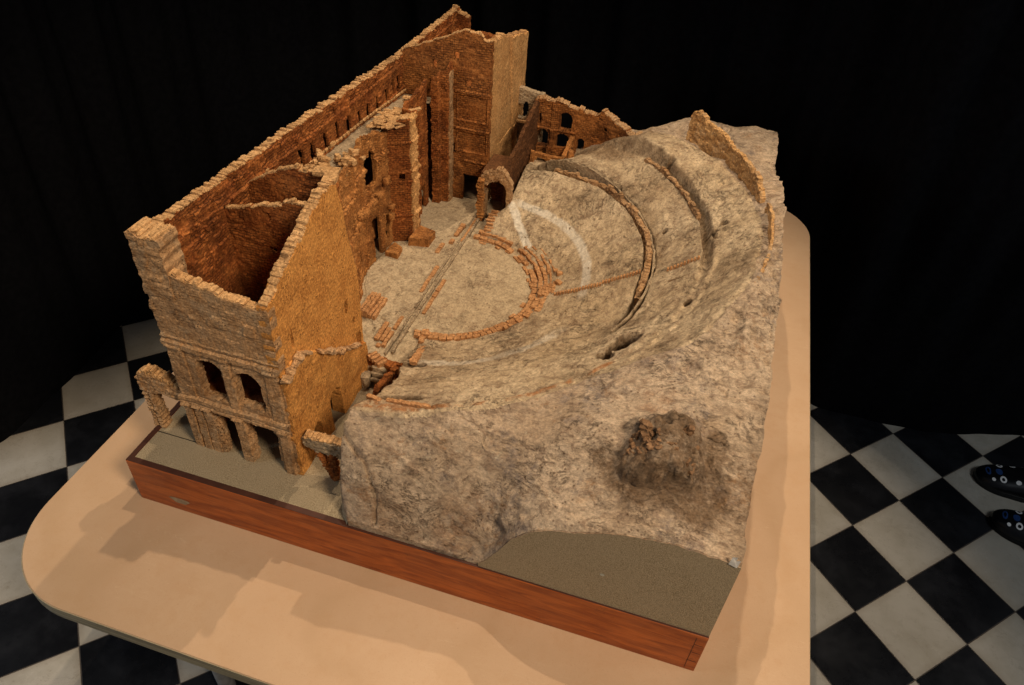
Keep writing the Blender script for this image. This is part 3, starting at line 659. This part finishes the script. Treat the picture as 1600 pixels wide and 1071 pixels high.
for i, q in enumerate(lu):
    if 5 < i < 8: continue
    z = float(np.interp(q, [0, .06, .095, .15, .20, .26, .33], [.275, .288, .262, .215, .175, .140, .095])); L.append((.365, .087+q, z+.002+rng.uniform(-.002, .002), .018, .016+rng.uniform(-.004, .004), .009, math.pi/2, float(rng.uniform(-.9, .1)) if q > .06 else .3))
stones('broken_ledge', L, CORK_FRONT, wing, .3, .3, split=True)
wall('cross_wall', wing, [(.132, .305), (.333, .305)], .12, [(0, .452), (.03, .458), (.08, .480), (.13, .492), (.16, .503), (.20, .496)], .012, CORK_RED, opens=[('hole', .087, .106, .372, .394), ('hole', .094, .106, .444, .466)], cope=CORK_CAP, seed=6)
wall('cross_wall', wing, [(.132, .388), (.333, .388)], .12, [(0, .460), (.05, .498), (.10, .518), (.15, .522), (.20, .524)], .012, CORK_RED, cope=CORK_CAP, seed=7)
mesh('arch_light_blocker', *boxes([(.136, .1115, .280, .331, .235, .290)]), CORK_RED, wing, smooth=False)  # unseen slab added to keep light out of the wing arches
mesh('inner_floor', *boxes([(.136, .112, .128, .331, .388, .138)]), CORK_RED, wing, smooth=False, uv=None)
wall('inner_wall', wing, [(.136, .10), (.136, .31)], .14, [(0, .42), (.2, .44)], .001, CORK_RED, seed=8, amp=.002, rec=[('hole', .08, .10, .27, .33, -.0)])
# ruined outer arch left of the wing
ra = grp('ruined_outer_arch')
wall('lintel', ra, [(-.006, .100), (.112, .100)], [(0, .112), (.03, .108), (.06, .116), (.112, .104)], [(0, .150), (.03, .160), (.07, .150), (.112, .138)], .026, CORK_FRONT, cope=CORK_CAP, seed=9, amp=.0022, hgt=.013)
L = []
for k in range(11):
    z = .005+k*.0105; wd = .030-.006*math.sin(k/10*3.1)+(.008 if k > 9 else 0)
    for s in (-.25, .25): L.append((.010+s*wd, .112, z, wd*.52, .028, .0115, rng.uniform(-.12, .12)))
stones('pier', L, CORK_FRONT, ra, .35, .16)
# round brick piers in front of the arches
for (cx_1, nm) in ((.176, 1), (.240, 2)):
    L = []
    for k in range(13):
        z = .004+k*.0085; r = .0085
        for a in range(6):
            t = a/6*6.283+k*.5; L.append((cx_1+r*math.cos(t)*.8, .0965+r*math.sin(t)*.9, z, .0105, .0105, .0088, t))
    stones('brick_pier', L, CORK_FRONT, wing, .3, .22)
# stub of wall between wing and hill
rb = grp('ruined_inner_arch')
wall('lintel', rb, [(.366, .095), (.452, .095)], [(0, .088), (.03, .076), (.09, .070)], [(0, .108), (.05, .112), (.086, .112)], .022, CORK_GREY, seed=10, amp=.002, rag=.002, cope=CORK_CAP)
L = [(.392+k*.0035, .103, .082-k*.0085, .014, .018, .0095, .1) for k in range(10)]+[(.428, .100, .075-k*.0085, .014+.004*(k % 2), .018, .0095, .1) for k in range(9)]
stones('pier', L, CORK_RED, rb, .3, .2)
# cavities under the platform beside the wing
cv = grp('vault_remains')
wall('vault_wall', cv, [(.352, .398), (.47, .392)], -.004, [(0, .052), (.04, .056), (.08, .052), (.118, .06)], .02, CORK_RED, opens=[('arch', .016, .045, -.01, .040), ('arch', .058, .085, -.01, .042)], seed=11)
wall('vault_wall', cv, [(.445, .23), (.447, .395)], -.004, [(0, .05), (.06, .10), (.12, .085), (.16, .065)], .012, CORK_RED, opens=[('arch', .03, .065, -.01, .05)], seed=12)
L = [(.392, .386-.006*k, .045-.012*k, .03, .012, .012, .1) for k in range(3)]+[(.368, .37, .018, .022, .03, .036, .2), (.425, .36, .02, .026, .03, .04, .5), (.405, .330, .012, .03, .03, .024, .9)]
stones('fallen_block', L, CORK_GREY, cv, .3, .15)
stones('orange_block', [(.372+k*.0085, .402-.002*k, .066-.004*k, .0075, .026, .014, -.5) for k in range(4)], BRICK_OR, cv, .12, .06)

# scene building facade
fr = grp('stage_facade')
def fx1(U, Z):
    o = .0035*sst(.1, .5, fbm(U, Z, 0, 22, 3, 3))-.004*sst(.15, .5, fbm(U, Z, 0, 30, 3, 13))
    for a_, b_, d_ in ((.21, .218, .006), (.255, .262, .005), (.285, .291, -.005), (.332, .338, .005), (.372, .380, .006), (.395, .399, -.005), (.43, .437, .005)): o = o+np.where((U > a_) & (U < b_), d_, 0)*(_h(np.floor(Z/.045), U*0+a_*99, U*0, 2) > .3)
    for z0 in (.235, .330): o = o+np.where(np.abs(Z-z0) < .005, .006, 0)*(_h(np.floor(U/.03), U*0+z0*100, U*0, 1) > .3)
    return o
fpath = [(.262, .398), (.252, .52), (.245, .60), (.222, .655), (.208, .70), (.205, .78), (.210, .825), (.214, .874)]
fl = np.r_[0, np.cumsum(np.hypot(*np.diff(np.array(fpath), axis=0).T))]
yu = lambda y: float(np.interp(y, [q[1] for q in fpath], fl))
wall('facade_wall', fr, fpath, .040, [(0, .505), (.03, .47), (.06, .44), (.13, .425), (yu(.60), .418), (yu(.66), .392), (yu(.70), .398), (yu(.76), .410), (yu(.80), .400), (yu(.874), .385)], .009, CORK_FRONS,
     opens=[('rect', yu(.766), yu(.812), .03, .168), ('rect', yu(.575), yu(.60), .060, .13), ('arch', yu(.752), yu(.806), .272, .366), ('rect', yu(.668), yu(.69), .10, .17), ('rect', yu(.840), yu(.857), .07, .155), ('hole', yu(.735), yu(.747), .185, .20)],
     rec=[('rect', yu(.62), yu(.64), .05, .11, -.02), ('rect', yu(.70), yu(.815), .195, .225, -.006)],
     extra=fx1, seed=13, rag=.010, amp=.0014, cell=.0026)
bp = [(.205, .868), (.228, .884), (.262, .902), (.2625, .945), (.232, .947), (.2265, 1.111)]
bl = np.r_[0, np.cumsum(np.hypot(*np.diff(np.array(bp), axis=0).T))]; bu = lambda i, t=0: float(bl[i]+t*(bl[min(i+1, len(bl)-1)]-bl[i]))
def bx_(U, Z):
    o = 0*U
    for a_, b_, d_ in ((.092, .098, -.005), (.104, .112, .005), (.128, .134, -.004), (.186, .196, .005), (.203, .208, -.005), (.232, .240, .005), (.249, .253, -.004)): o = o+np.where((U > a_) & (U < b_), d_, 0)
    for z0, a_, b_ in ((.150, .12, .20), (.285, .10, .19), (.30, .205, .25), (.18, .21, .25)): o = o+np.where((np.abs(Z-z0) < .003) & (U > a_) & (U < b_), .005, 0)
    for z0 in (.13, .235, .262, .345): o = o+np.where(np.abs(Z-z0) < .0035, .0045, 0)*(U < .078)
    return o
wall('facade_wall', fr, bp, .040, [(0, .395), (bu(2), .402), (bu(3), .410), (bu(4), .415), (bu(5), .425)], .008, CORK_RED,
     opens=[('rect', bu(4, .58), bu(4, .84), .03, .128), ('rect', bu(1, .2), bu(1, .58), .238, .256)], rec=[('rect', bu(2, .35), bu(2, .65), .07, .11, -.006), ('rect', bu(4, .25), bu(4, .85), .21, .26, -.006), ('hole', bu(1, .1), bu(1, .3), .10, .112, -.004)], extra=bx_, seed=14, rag=.005, amp=.0011, cell=.0026)
wall('buttress', fr, [(.236, 1.116), (.258, 1.117), (.2585, 1.134), (.280, 1.136), (.281, 1.168)], .042, [(0, .425), (.03, .44), (.05, .452), (.09, .462)], .007, CORK_RED, seed=16, rag=.005, amp=.0016)
wall('buttress', fr, [(.2845, 1.139), (.2845, 1.166)], .042, [(0, .440), (.03, .45)], .006, CORK_RING, seed=46, amp=.001)
# lighter pilaster strip of the block
wall('pilaster', fr, [(.2665, .904), (.267, .946)], .042, [(0, .404), (.04, .411)], .010, CORK_LIT, seed=15, rec=[('rect', .012, .022, .07, .115, -.008)], extra=bx_, amp=.002)
# top ledge between facade and stage wall with flakes of broken stone
n1_, n2_ = 130, 16; V = []; 
for i in range(n1_):
    y = .42+(1.168-.42)*i/(n1_-1)
    xo = float(np.interp(y, [.42, .60, .66, .70, .78, .87, .90, .945, .985, 1.04, 1.10, 1.168], [.250, .238, .215, .203, .197, .205, .250, .254, .225, .218, .218, .275]))
    for j in range(n2_):
        t = j/(n2_-1); x = .134+(xo-.134)*t
        z = float(np.interp(y, [.42, .60, .9, 1.17], [.405, .388, .372, .350]))+.012*t*(1 if y < 1.0 else .4); V.append((x, y, z))
V = np.array(V); V[:, 2] += .006*fbm(V[:, 0], V[:, 1], 0, 40, 4, 5); idx = np.arange(n1_*n2_).reshape(n1_, n2_)
F = np.stack([idx[:-1, :-1], idx[:-1, 1:], idx[1:, 1:], idx[1:, :-1]], -1).reshape(-1, 4)
mesh('top_ledge', V, F, CORK_GREY, fr, uv=V[:, :2])
def lz(y): return float(np.interp(y, [.42, .60, .9, 1.17], [.412, .395, .380, .358]))
L = []
for k in range(60):
    y = rng.uniform(.84, .99); x = rng.uniform(.17, .25); L.append((x, y, lz(y)+.010+rng.uniform(0, .020)*(x-.15)/.1, rng.uniform(.018, .034), rng.uniform(.010, .018), .0045, rng.uniform(.4, 1.1), rng.uniform(-.25, .25)))
for k in range(70):
    y = rng.uniform(.44, .70); x = rng.uniform(.15, .245); L.append((x, y, lz(y)+.004+rng.uniform(0, .022), rng.uniform(.010, .024), rng.uniform(.008, .016), rng.uniform(.006, .014), rng.uniform(0, 3), rng.uniform(-.4, .4)))
for k in range(5): L.append((.218, .995, .378+k*.011, .02, .014, .006, .2))
for k in range(40): L.append((.139, .44+k*.0185, lz(.44+k*.0185)+.005, .014, .005, .006, math.pi/2))
stones('broken_stone', L, CORK_CAP, fr, .25, .2)['kind'] = 'stuff'
stones('flat_slab', [(.318, .388, .532, .05, .026, .010, .15), (.338, .362, .534, .026, .03, .010, .2)], CORK_CAP, fr, .1, .06)
L = [(.236, .615, .300-k*.02, .018, .014, .012, 1.3) for k in range(3)]+[(.222, .70, .236, .05, .014, .012, 1.45), (.219, .752, .237, .05, .014, .012, 1.5), (.221, .80, .238, .035, .014, .012, 1.5), (.224, .83, .262, .014, .012, .02, 1.5), (.222, .86, .17, .02, .014, .012, 1.5), (.228, .845, .15, .018, .012, .02, 1.5), (.229, .66, .225, .016, .012, .024, 1.4)]
stones('cornice_block', L, CORK_FRONS, fr, .2, .15, split=True)

# far tower
tw = grp('far_tower')
def tx_(U, Z):
    o = 0*U
    for u0, u1, z0, z1 in ((.168, .262, .300, .384), (.168, .262, .205, .275)):
        fo = (U > u0) & (U < u1) & (Z > z0) & (Z < z1); fi = (U > u0+.004) & (U < u1-.004) & (Z > z0+.004) & (Z < z1-.006)
        o = o+np.where(fo & ~fi, .003, 0)+np.where(fi, -.002, 0)
        o = o+np.where((U > u0-.004) & (U < u1+.004) & (Z >= z1) & (Z < z1+.006), .006, 0)
    o = o+np.where(np.abs(Z-.178) < .003, .005, 0)*(U > .19)
    o = o+.006*sst(.155, .150, U)*sst(.40, .44, Z)*0
    return o
wall('tower_front', tw, [(.125, 1.17), (.3925, 1.17)], .030, [(0, .470), (.05, .492), (.09, .507), (.14, .530), (.175, .546), (.19, .552), (.225, .551), (.238, .545), (.245, .532), (.2675, .534)], .012, CORK_TOWER,
     opens=[('rect', .190, .246, .02, .132), ('rect', .160, .175, .472, .494), ('rect', .193, .211, .400, .420), ('hole', .095, .110, .436, .464), ('rect', .138, .158, .308, .332), ('rect', .146, .164, .196, .230)],
     extra=tx_, seed=17, cope=CORK_CAP, rag=.002, cell=.0026, hgt=.005, amp=.0010)
wall('tower_side', tw, [(.3925, 1.183), (.3935, 1.45), (.392, 1.52)], .0, [(0, .533), (.05, .520), (.08, .524), (.14, .500), (.20, .488), (.28, .466), (.35, .45)], .020, CORK_LIT,
     opens=[('hole', .048, .056, .235, .262), ('hole', .040, .048, .13, .165)], seed=18, cope=CORK_CAP, rag=.003, amp=.0010, blk=(.3, .2),
     extra=lambda U, Z: np.where(U > .14+(.53-Z)*.25, .005, 0))
wall('tower_back', tw, [(.392, 1.52), (.16, 1.52)], 0, .43, .02, CORK_RED, seed=19)
mesh('tower_roof', *boxes([(.14, 1.2, .36, .365, 1.50, .37)]), CORK_RED, tw, smooth=False)

# side passage with its arch, and the galleries beyond
sp = grp('side_passage')
wall('passage_arch', sp, [(.398, 1.088), (.492, 1.088)], .04, [(0, .185), (.02, .196), (.045, .212), (.07, .208), (.094, .175)], .020, CORK_RING, opens=[('arch', .018, .080, .02, .178), ('rect', .0, .02, .14, .16)], seed=20, amp=.0024, rag=.006, cope=CORK_RING, hgt=.005)
mesh('passage_light_blocker', *boxes([(.397, 1.095, .186, .474, 1.215, .194)]), CORK_SHADE, sp, smooth=False)  # hidden slab added above the passage so the arch stays dark
L = [(.402+.002*math.sin(k), 1.078, .050+k*.0098, .017+.003*(k % 3), .020, .0085, .1) for k in range(14)]
stones('brick_pier', L, CORK_FRONS, sp, .2, .14)
wall('passage_wall', sp, [(.474, 1.10), (.478, 1.42)], .04, [(0, .19), (.04, .228), (.12, .252), (.22, .285), (.30, .302), (.32, .305)], .010, CORK_SHADE, seed=21, rag=.007)
wall('passage_dark_closure', sp, [(.396, 1.20), (.472, 1.20)], .03, [(0, .19), (.07, .195)], .012, CORK_RED, seed=22)  # cross wall without opening, closes the passage off from light
wall('gallery_wall', sp, [(.372, 1.452), (.480, 1.445)], .0, [(0, .308), (.03, .309), (.075, .302), (.10, .300)], .02, CORK_GREY, opens=[('hole', .005, .060, .208, .256), ('hole', .04, .062, .22, .268), ('rect', .004, .030, .070, .122), ('hole', .0, .032, .10, .132)], seed=23, amp=.0016, rag=.003)
mesh('sill', *boxes([(.374, 1.436, .200, .452, 1.450, .206)]), CORK_CAP, sp, smooth=False)
n_ = 30; V = []
for i in range(n_):
    for j in range(12): x = .396+.078*j/11; y = 1.22+.23*i/(n_-1); V.append((x, y, .055+.03*i/n_))
V = np.array(V); V[:, 2] += .004*fbm(V[:, 0], V[:, 1], 0, 30, 3, 5); idx = np.arange(n_*12).reshape(n_, 12)
mesh('passage_floor', V, np.stack([idx[:-1, :-1], idx[:-1, 1:], idx[1:, 1:], idx[1:, :-1]], -1).reshape(-1, 4), CORK_GREY, sp, uv=V[:, :2])
ar = grp('far_arcade')
ap = [(.462, 1.40), (.655, 1.40), (.70, 1.385), (.805, 1.325)]
wall('arcade_wall', ar, ap, .10, [(0, .298), (.02, .306), (.07, .304), (.13, .293), (.19, .284), (.215, .300), (.23, .293), (.26, .285), (.30, .275), (.33, .268), (.345, .278), (.358, .262)], .028, CORK_TOWER,
     opens=[('arch', .083, .124, .216, .276), ('arch', .014, .053, .152, .212), ('arch', .077, .119, .150, .208), ('arch', .145, .168, .140, .203), ('hole', .017, .028, .226, .262), ('rect', .225, .237, .243, .258), ('rect', .262, .275, .214, .232), ('rect', .292, .304, .234, .247)],
     extra=lambda U, Z: np.where(np.abs(Z-.216) < .003, .005, 0)*(U < .14)+np.where((U > .057) & (U < .066), .005, 0)+np.where(U > .20, .010*fbm(U, Z, 0, 22, 3, 4)-.004, 0), seed=24, rag=.004, amp=.0012, cope=CORK_RING, hgt=.004, cell=.0022, ropen=.0007)
wall('low_gallery', ar, [(.478, 1.345), (.585, 1.345)], .10, [(0, .150), (.03, .156), (.06, .152), (.107, .150)], .014, CORK_FRONS, opens=[('arch', .016, .050, .08, .142), ('hole', .070, .084, .125, .14), ('arch', .04, .085, .08, .122)], seed=25, rag=.002)
wall('low_gallery', ar, [(.588, 1.300), (.598, 1.398)], .12, [(0, .158), (.05, .185), (.10, .21)], .012, CORK_FRONS, opens=[('hole', .03, .05, .13, .15)], seed=26, rag=.003)
wall('low_gallery', ar, [(.52, 1.37), (.60, 1.368)], .12, [(0, .17), (.08, .178)], .012, CORK_TOWER, seed=27, rag=.002)
stones('stump', [(.487, 1.325, .150, .014, .014, .05, .2), (.485, 1.325, .128, .018, .018, .02, .2), (.615, 1.28, .205, .02, .02, .03, .4)], CORK_FRONS, ar, .35, .15, split=True)

# ring walls of the seating
def ringwall(name, R0, a0, a1, zb, zt, th, mat, step=2, **k):
    A = np.radians(np.arange(a0, a1+.01, step*np.sign(a1-a0))) if a1 > a0 else np.radians(np.arange(a0, a1-.01, -step))
    return wall(name, rg, [(CX+R0*math.cos(a), CY+R0*math.sin(a)) for a in A], zb, zt, th, mat, **k)
rg = grp('ring_walls')
def rz(R0, a0, a1, dz, n=24):   # height of the ring against arc length
    r_ = []
    for k in range(n+1):
        a = a0+(a1-a0)*k/n; r_.append((abs(math.radians(a-a0))*R0, float(ringz(np.array(R0), np.array(a*1.)))+dz))
    return r_
ringwall('inner_ring_wall', .491, 72, -9, rz(.484, 72, -9, -.06), rz(.484, 72, -9, .009), .013, CORK_RING, rag=.007, seed=30, amp=.0026, cope=CORK_RING, hgt=.004)
ringwall('corridor_wall', .5135, -26, 76, rz(.522, -26, 76, -.07), rz(.522, -26, 76, -.002), .004, CORK_GREY, rag=.002, seed=31, amp=.002,
         opens=[('hole', .43+.0, .447, .18, .20), ('hole', .62, .64, .172, .2), ('hole', .70, .716, .172, .2), ('hole', .80, .82, .17, .2)])
ringwall('outer_ring_wall', .612, 48, 18, rz(.61, 48, 18, -.03), rz(.61, 48, 18, .010), .010, CORK_RING, rag=.006, seed=32, amp=.0026, cope=CORK_RING, hgt=.004)
# orange rim wall, high on the far side and thin on the right
ringwall('rim_wall', .742, 47, 15, .26, [(0, .392), (.03, .402), (.08, .396), (.13, .389), (.2, .384), (.27, .380), (.34, .380), (.40, .372), (.42, .360)], .012, CORK_RIM, seed=34, amp=.002, rag=.006, cope=CORK_RIM, hgt=.003)
ringwall('rim_wall', .742, 11, -17, .30, [(0, .378), (.04, .388), (.12, .384), (.18, .380), (.25, .382), (.33, .384), (.36, .372)], .006, CORK_RIM, seed=35, amp=.0012, rag=.004)

# orchestra steps: curved rows of orange brick
os_ = grp('orchestra_steps')
def row(R0, a0, a1, l, dp, h, dz, mat=BRICK_OR, name='step_row', skip=0.0, jr=.0015, par=None):
    L = []; a = a0
    while a < a1:
        da = math.degrees(l/R0)*rng.uniform(.8, 1.25)
        if rng.rand() > skip:
            m = math.radians(a+da/2); rr = R0+rng.uniform(-jr, jr); x, y = CX+rr*math.cos(m), CY+rr*math.sin(m)
            L.append((x, y, dz+rng.uniform(-.001, .001), l*da/math.degrees(l/R0)*.95, dp*rng.uniform(.85, 1.15), h, m+math.pi/2+rng.uniform(-.04, .04)))
        a += da
    return stones(name, L, mat, par or os_, .12, .10, split=True)
row(.2205, -92, -36, .014, .011, .011, .0515, jr=.0008); row(.2325, -91, -36, .015, .011, .012, .053, jr=.0008); row(.228, -38, 0, .014, .013, .013, .054); row(.2405, -36, 0, .014, .012, .013, .057)
row(.2245, 0, 88, .022, .016, .011, .0525, skip=.04); row(.241, 4, 90, .022, .013, .012, .060, skip=.10); row(.254, 2, 54, .020, .012, .012, .067, skip=.06)
row(.267, 4, 46, .020, .011, .012, .074, skip=.10); row(.279, 22, 44, .018, .010, .011, .080, skip=.2)
row(.213, -30, 70, .018, .010, .009, .0495, skip=.55, jr=.004); row(.247, -34, 8, .013, .018, .012, .064, skip=.25); row(.263, -14, 10, .013, .016, .012, .070, skip=.3); row(.280, 2, 12, .013, .018, .012, .078)
stones('loose_block', [(.705, .835, .092, .018, .014, .014, .4), (.690, .855, .085, .014, .012, .011, .2), (.712, .80, .090, .014, .02, .012, 1.), (.452, .527, .056, .02, .022, .016, .3), (.452, .50, .056, .014, .02, .014, .2)], BRICK_OR, os_, .25, .12, split=True)
# side rows near the far end, by the passage
L = []
for k in range(13):
    y = .955+k*.0105; L.append((.452-.002*math.sin(k), y, H(.470, y)-.002, .022+.006*(k % 2), .008, .008, rng.uniform(-.08, .08)))
stones('side_steps', L, BRICK_OR, os_, .15, .08, split=True)
# thin radial stairs
st = grp('radial_stairs')
def radial(r0, r1, th0, w_, name='stair_line'):
    L = []; r = r0; a = math.radians(th0)
    while r < r1:
        x, y = CX+r*math.cos(a), CY+r*math.sin(a); L.append((x, y, Hs(x, y)+.0035, .0052, w_*rng.uniform(.85, 1.1), .009, a+rng.uniform(-.06, .06))); r += .0068
    stones(name, L, BRICK_OR, st, .2, .1)
radial(.285, .400, 0, .010); radial(.400, .484, .8, .010); radial(.545, .612, 0.4, .009)
# near side: short brick walls where the seats end
sd = grp('near_brick_remains')
L = []
for k in range(9): L.append((.468+k*.0022, .470-.012*k, .060+.006*k, .018, .012, .012, .3+rng.uniform(-.3, .3)))
for k in range(5): L.append((.484, .385+k*.011, .062+.008*(k % 3), .014, .012, .02, rng.uniform(0, 1)))
stones('brick_heap', L, BRICK_OR, sd, .25, .15)
L = [(.478+k*.0085, .168-.0006*k+rng.uniform(-.001, .001), Hs(.478+k*.0085, .172)+.004, .0085, .016, .012, 1.5) for k in range(16)]
stones('brick_row', L, BRICK_OR, sd, .15, .1, split=True)

# ---------------------------------------------------------------- stage: low walls and fallen blocks
sg = grp('stage_remains')
def lowwall(x, y0, y1, wdt, h, mat=BRICK_OR, name='low_wall', skip=.0, ln=.024, dx=0.):
    L = []; y = y0
    while y < y1:
        l = ln*rng.uniform(.7, 1.3)
        if rng.rand() > skip: L.append((x+dx*(y-y0)+rng.uniform(-.0008, .0008), y+l/2, .047+h/2, l*.96, wdt*rng.uniform(.85, 1.1), h*rng.uniform(.85, 1.15), math.pi/2))
        y += l
    return stones(name, L, mat, sg, .12, .07, split=True)
lowwall(.402, .44, 1.075, .0065, .009, CORK_GREY); lowwall(.389, .43, 1.07, .0055, .008, CORK_GREY)
lowwall(.416, .60, .73, .010, .008); lowwall(.376, .68, .80, .011, .007); lowwall(.370, .90, 1.02, .013, .010, BRICK_OR, skip=.25); lowwall(.350, .86, .91, .012, .008)
lowwall(.394, .94, 1.07, .011, .007); lowwall(.372, .455, .56, .010, .007, skip=.2, ln=.012); lowwall(.347, .47, .535, .012, .009); lowwall(.360, .44, .52, .010, .005, skip=.4, ln=.012)
def blockf(name, corners_xy, z0, z1, mat):
    n = len(corners_xy); V = [(x, y, z0) for x, y in corners_xy]+[(x, y, z1+dz) for (x, y), dz in zip(corners_xy, [0, .004, -.002, .003, 0, 0])]
    F = [tuple(range(n, 2*n))]+[(i, (i+1) % n, n+(i+1) % n, n+i) for i in range(n)]
    o = mesh(name, V, F, mat, sg, smooth=False, uv=[(v[0], v[1]) for v in V]); md = o.modifiers.new('bevel', 'BEVEL'); md.width = .002; md.segments = 2; return o
blockf('fallen_slab', [(.222, .800), (.262, .795), (.258, .838), (.230, .850)], .045, .064, CORK_FRONS)
blockf('fallen_slab', [(.262, .868), (.318, .880), (.318, .935), (.268, .940)], .045, .074, CORK_FRONS)
L = [(.272+.009*j+rng.uniform(-.001, .001), .548+.016*k, .053+.010*j*0+.009*i, .008, .017, .013, rng.uniform(-.1, .1)) for j in range(5) for k in range(5) for i in range(2) if i == 0 or j < 3]
stones('brick_stack', L, BRICK_OR, sg, .15, .12)
L = []
for k in range(60):
    a = rng.uniform(-.9, 1.5); r = rng.uniform(.26, .60); x, y = CX+r*math.cos(a), CY+r*math.sin(a); s = rng.uniform(.002, .005); L.append((x, y, Hs(x, y)+s*.3, s*1.5, s, s*.8, rng.uniform(0, 3)))
for k in range(40):
    x, y = rng.uniform(.28, .56), rng.uniform(.5, 1.0); s = rng.uniform(.002, .004); L.append((x, y, .049+s*.3, s*1.5, s, s*.8, rng.uniform(0, 3)))
stones('rubble', L, CORK_GREY, sg, .3, .2)['kind'] = 'stuff'
# rough brick stump on the hillside
hb = grp('hillside_ruin')
L = []
for k in range(80):
    x = .985+rng.uniform(0, .110); y = rng.uniform(.108, .150); L.append((x, y, Hs(x, y)-.001+rng.uniform(-.003, .002), rng.uniform(.008, .018), rng.uniform(.008, .014), rng.uniform(.006, .012), rng.uniform(0, 3), rng.uniform(-.3, .3)))
L += [(1.072, .150, Hs(1.072, .15)+.004, .018, .016, .020, .3), (1.076, .148, Hs(1.072, .15)+.016, .012, .012, .016, .3), (1.008, .150, Hs(1.008, .15)+.002, .030, .018, .016, .1)]
stones('ruin_block', L, cork('burnt_brick', (.13, .070, .034), (.22, .125, .062), (.06, .03, .014), .5, bstr=0), hb, .35, .25, split=False)

# ---------------------------------------------------------------- two printed shoes on the floor
SHOE = plainm('black_shoe_rubber', (.006, .006, .007), .28, .5); WHITE = plainm('white_print', (.80, .80, .78), .5); BLUE = plainm('blue_print', (.02, .06, .20), .4, .5); SOLE = plainm('dark_shoe_sole', (.012, .012, .012), .7)
def shoe(loc, rot, label, flip):
    t = empty('printed_shoe', (loc[0], loc[1], FZ), label, 'shoe', 'black printed shoes worn side by side')
    c, s = math.cos(rot), math.sin(rot)
    def place(P): P = np.array(P, float); P[:, 1] *= flip; return np.c_[loc[0]+P[:, 0]*c-P[:, 1]*s, loc[1]+P[:, 0]*s+P[:, 1]*c, FZ+P[:, 2]]
    Lh = .36
    def prof(t_):      # half width, top height, centre line
        w_ = .060*math.sin(math.pi*min(1, (t_+.004)/.55)/2)**.55 if t_ < .3 else float(np.interp(t_, [.3, .45, .65, .85, .96, 1], [.065, .069, .058, .06, .048, .015]))
        if t_ < .3: w_ = 1.25*.052*math.sqrt(max(1e-4, 1-(1-t_/.3)**2.2))
        h_ = float(np.interp(t_, [0, .04, .12, .25, .4, .55, .8, 1], [.014, .034, .048, .058, .070, .082, .090, .086])); return w_, h_, .006*math.sin(t_*3)
    n1, n2 = 36, 22; V = []; Fq = []
    for i in range(n1+1):
        t_ = i/n1; w_, h_, cc_ = prof(t_)
        for j in range(n2+1):
            a = math.pi*j/n2; x_ = math.cos(a); y_ = math.sin(a); V.append((t_*Lh, cc_+w_*np.sign(x_)*abs(x_)**.75, .014+(h_-.014)*y_**.8))
    ins = lambda i, j: .48 < i/n1 < .93 and 7 <= j <= n2-8
    for i in range(n1):
        for j in range(n2):
            if not ins(i, j): a = i*(n2+1)+j; Fq.append((a, a+1, a+n2+2, a+n2+1))
    Vp = place(V); o = mesh('upper', Vp, [f if flip > 0 else f[::-1] for f in Fq], SHOE, t); md = o.modifiers.new('thick', 'SOLIDIFY'); md.thickness = .003; md.offset = 0
    P = []; 
    for i in range(n1+1): t_ = i/n1; w_, h_, cc_ = prof(t_); P.append((t_*Lh, cc_+w_+.003))
    for i in range(n1, -1, -1): t_ = i/n1; w_, h_, cc_ = prof(t_); P.append((t_*Lh, cc_-w_-.003))
    P = place([(a, b, 0) for a, b in P])[:, :2]; slab('sole', P[::-1] if flip > 0 else P, FZ+.0005, FZ+.016, SOLE, t, .003)
    def surf(t_, a):
        w_, h_, cc_ = prof(t_); x_, y_ = math.cos(a), math.sin(a); return np.array((t_*Lh, cc_+w_*np.sign(x_)*abs(x_)**.75, .014+(h_-.014)*y_**.8))
    def patch(name, t0, a0, rt, ra, mat, hole=0., lift=.0012):
        V = []; n = 20; F = []
        for ri, k in enumerate((hole, 1.)):
            for q in range(n):
                b = 2*math.pi*q/n; p = surf(t0+rt*k*math.cos(b), a0+ra*k*math.sin(b)); c0 = surf(t0, a0)*np.array([1, .0, .0]); V.append(p+np.array([0, 0, lift+.0008]))
        F = [(q, (q+1) % n, n+(q+1) % n, n+q) for q in range(n)]
        mesh(name, place(V), F, mat, t, label=None)
    up = math.pi/2
    patch('printed_eye', .225, up+.62, .030, .26, WHITE, .50); patch('printed_eye', .225, up-.42, .030, .26, WHITE, .50)
    patch('printed_spot', .140, up-.55, .017, .16, WHITE); patch('printed_nose', .35, up+.70, .028, .20, WHITE); patch('printed_spot', .36, up-.5, .025, .16, WHITE)
    patch('printed_whiskers', .105, up+.10, .022, .30, BLUE, .5); patch('printed_whiskers', .20, up+.05, .03, .16, BLUE)
    patch('printed_ear', .46, up+.85, .03, .14, WHITE, .6)
    V = []; F = []
    for k in range(15):
        t_ = .40+.035*k; p = surf(t_, math.pi-.20); V += [p+np.array([0, .002, 0]), p+np.array([0, .002, .0035])]
        if k: F.append((2*k-2, 2*k, 2*k+1, 2*k-1))
    mesh('piping', place(V), F, WHITE, t)
    return t
shoe((2.282, 1.565), .02, 'glossy black shoe with white eyes and blue print, farther one of the pair', -1)
shoe((2.305, 1.365), -.18, 'black shoe with white ring eyes on its toe, nearer one of the pair', -1)
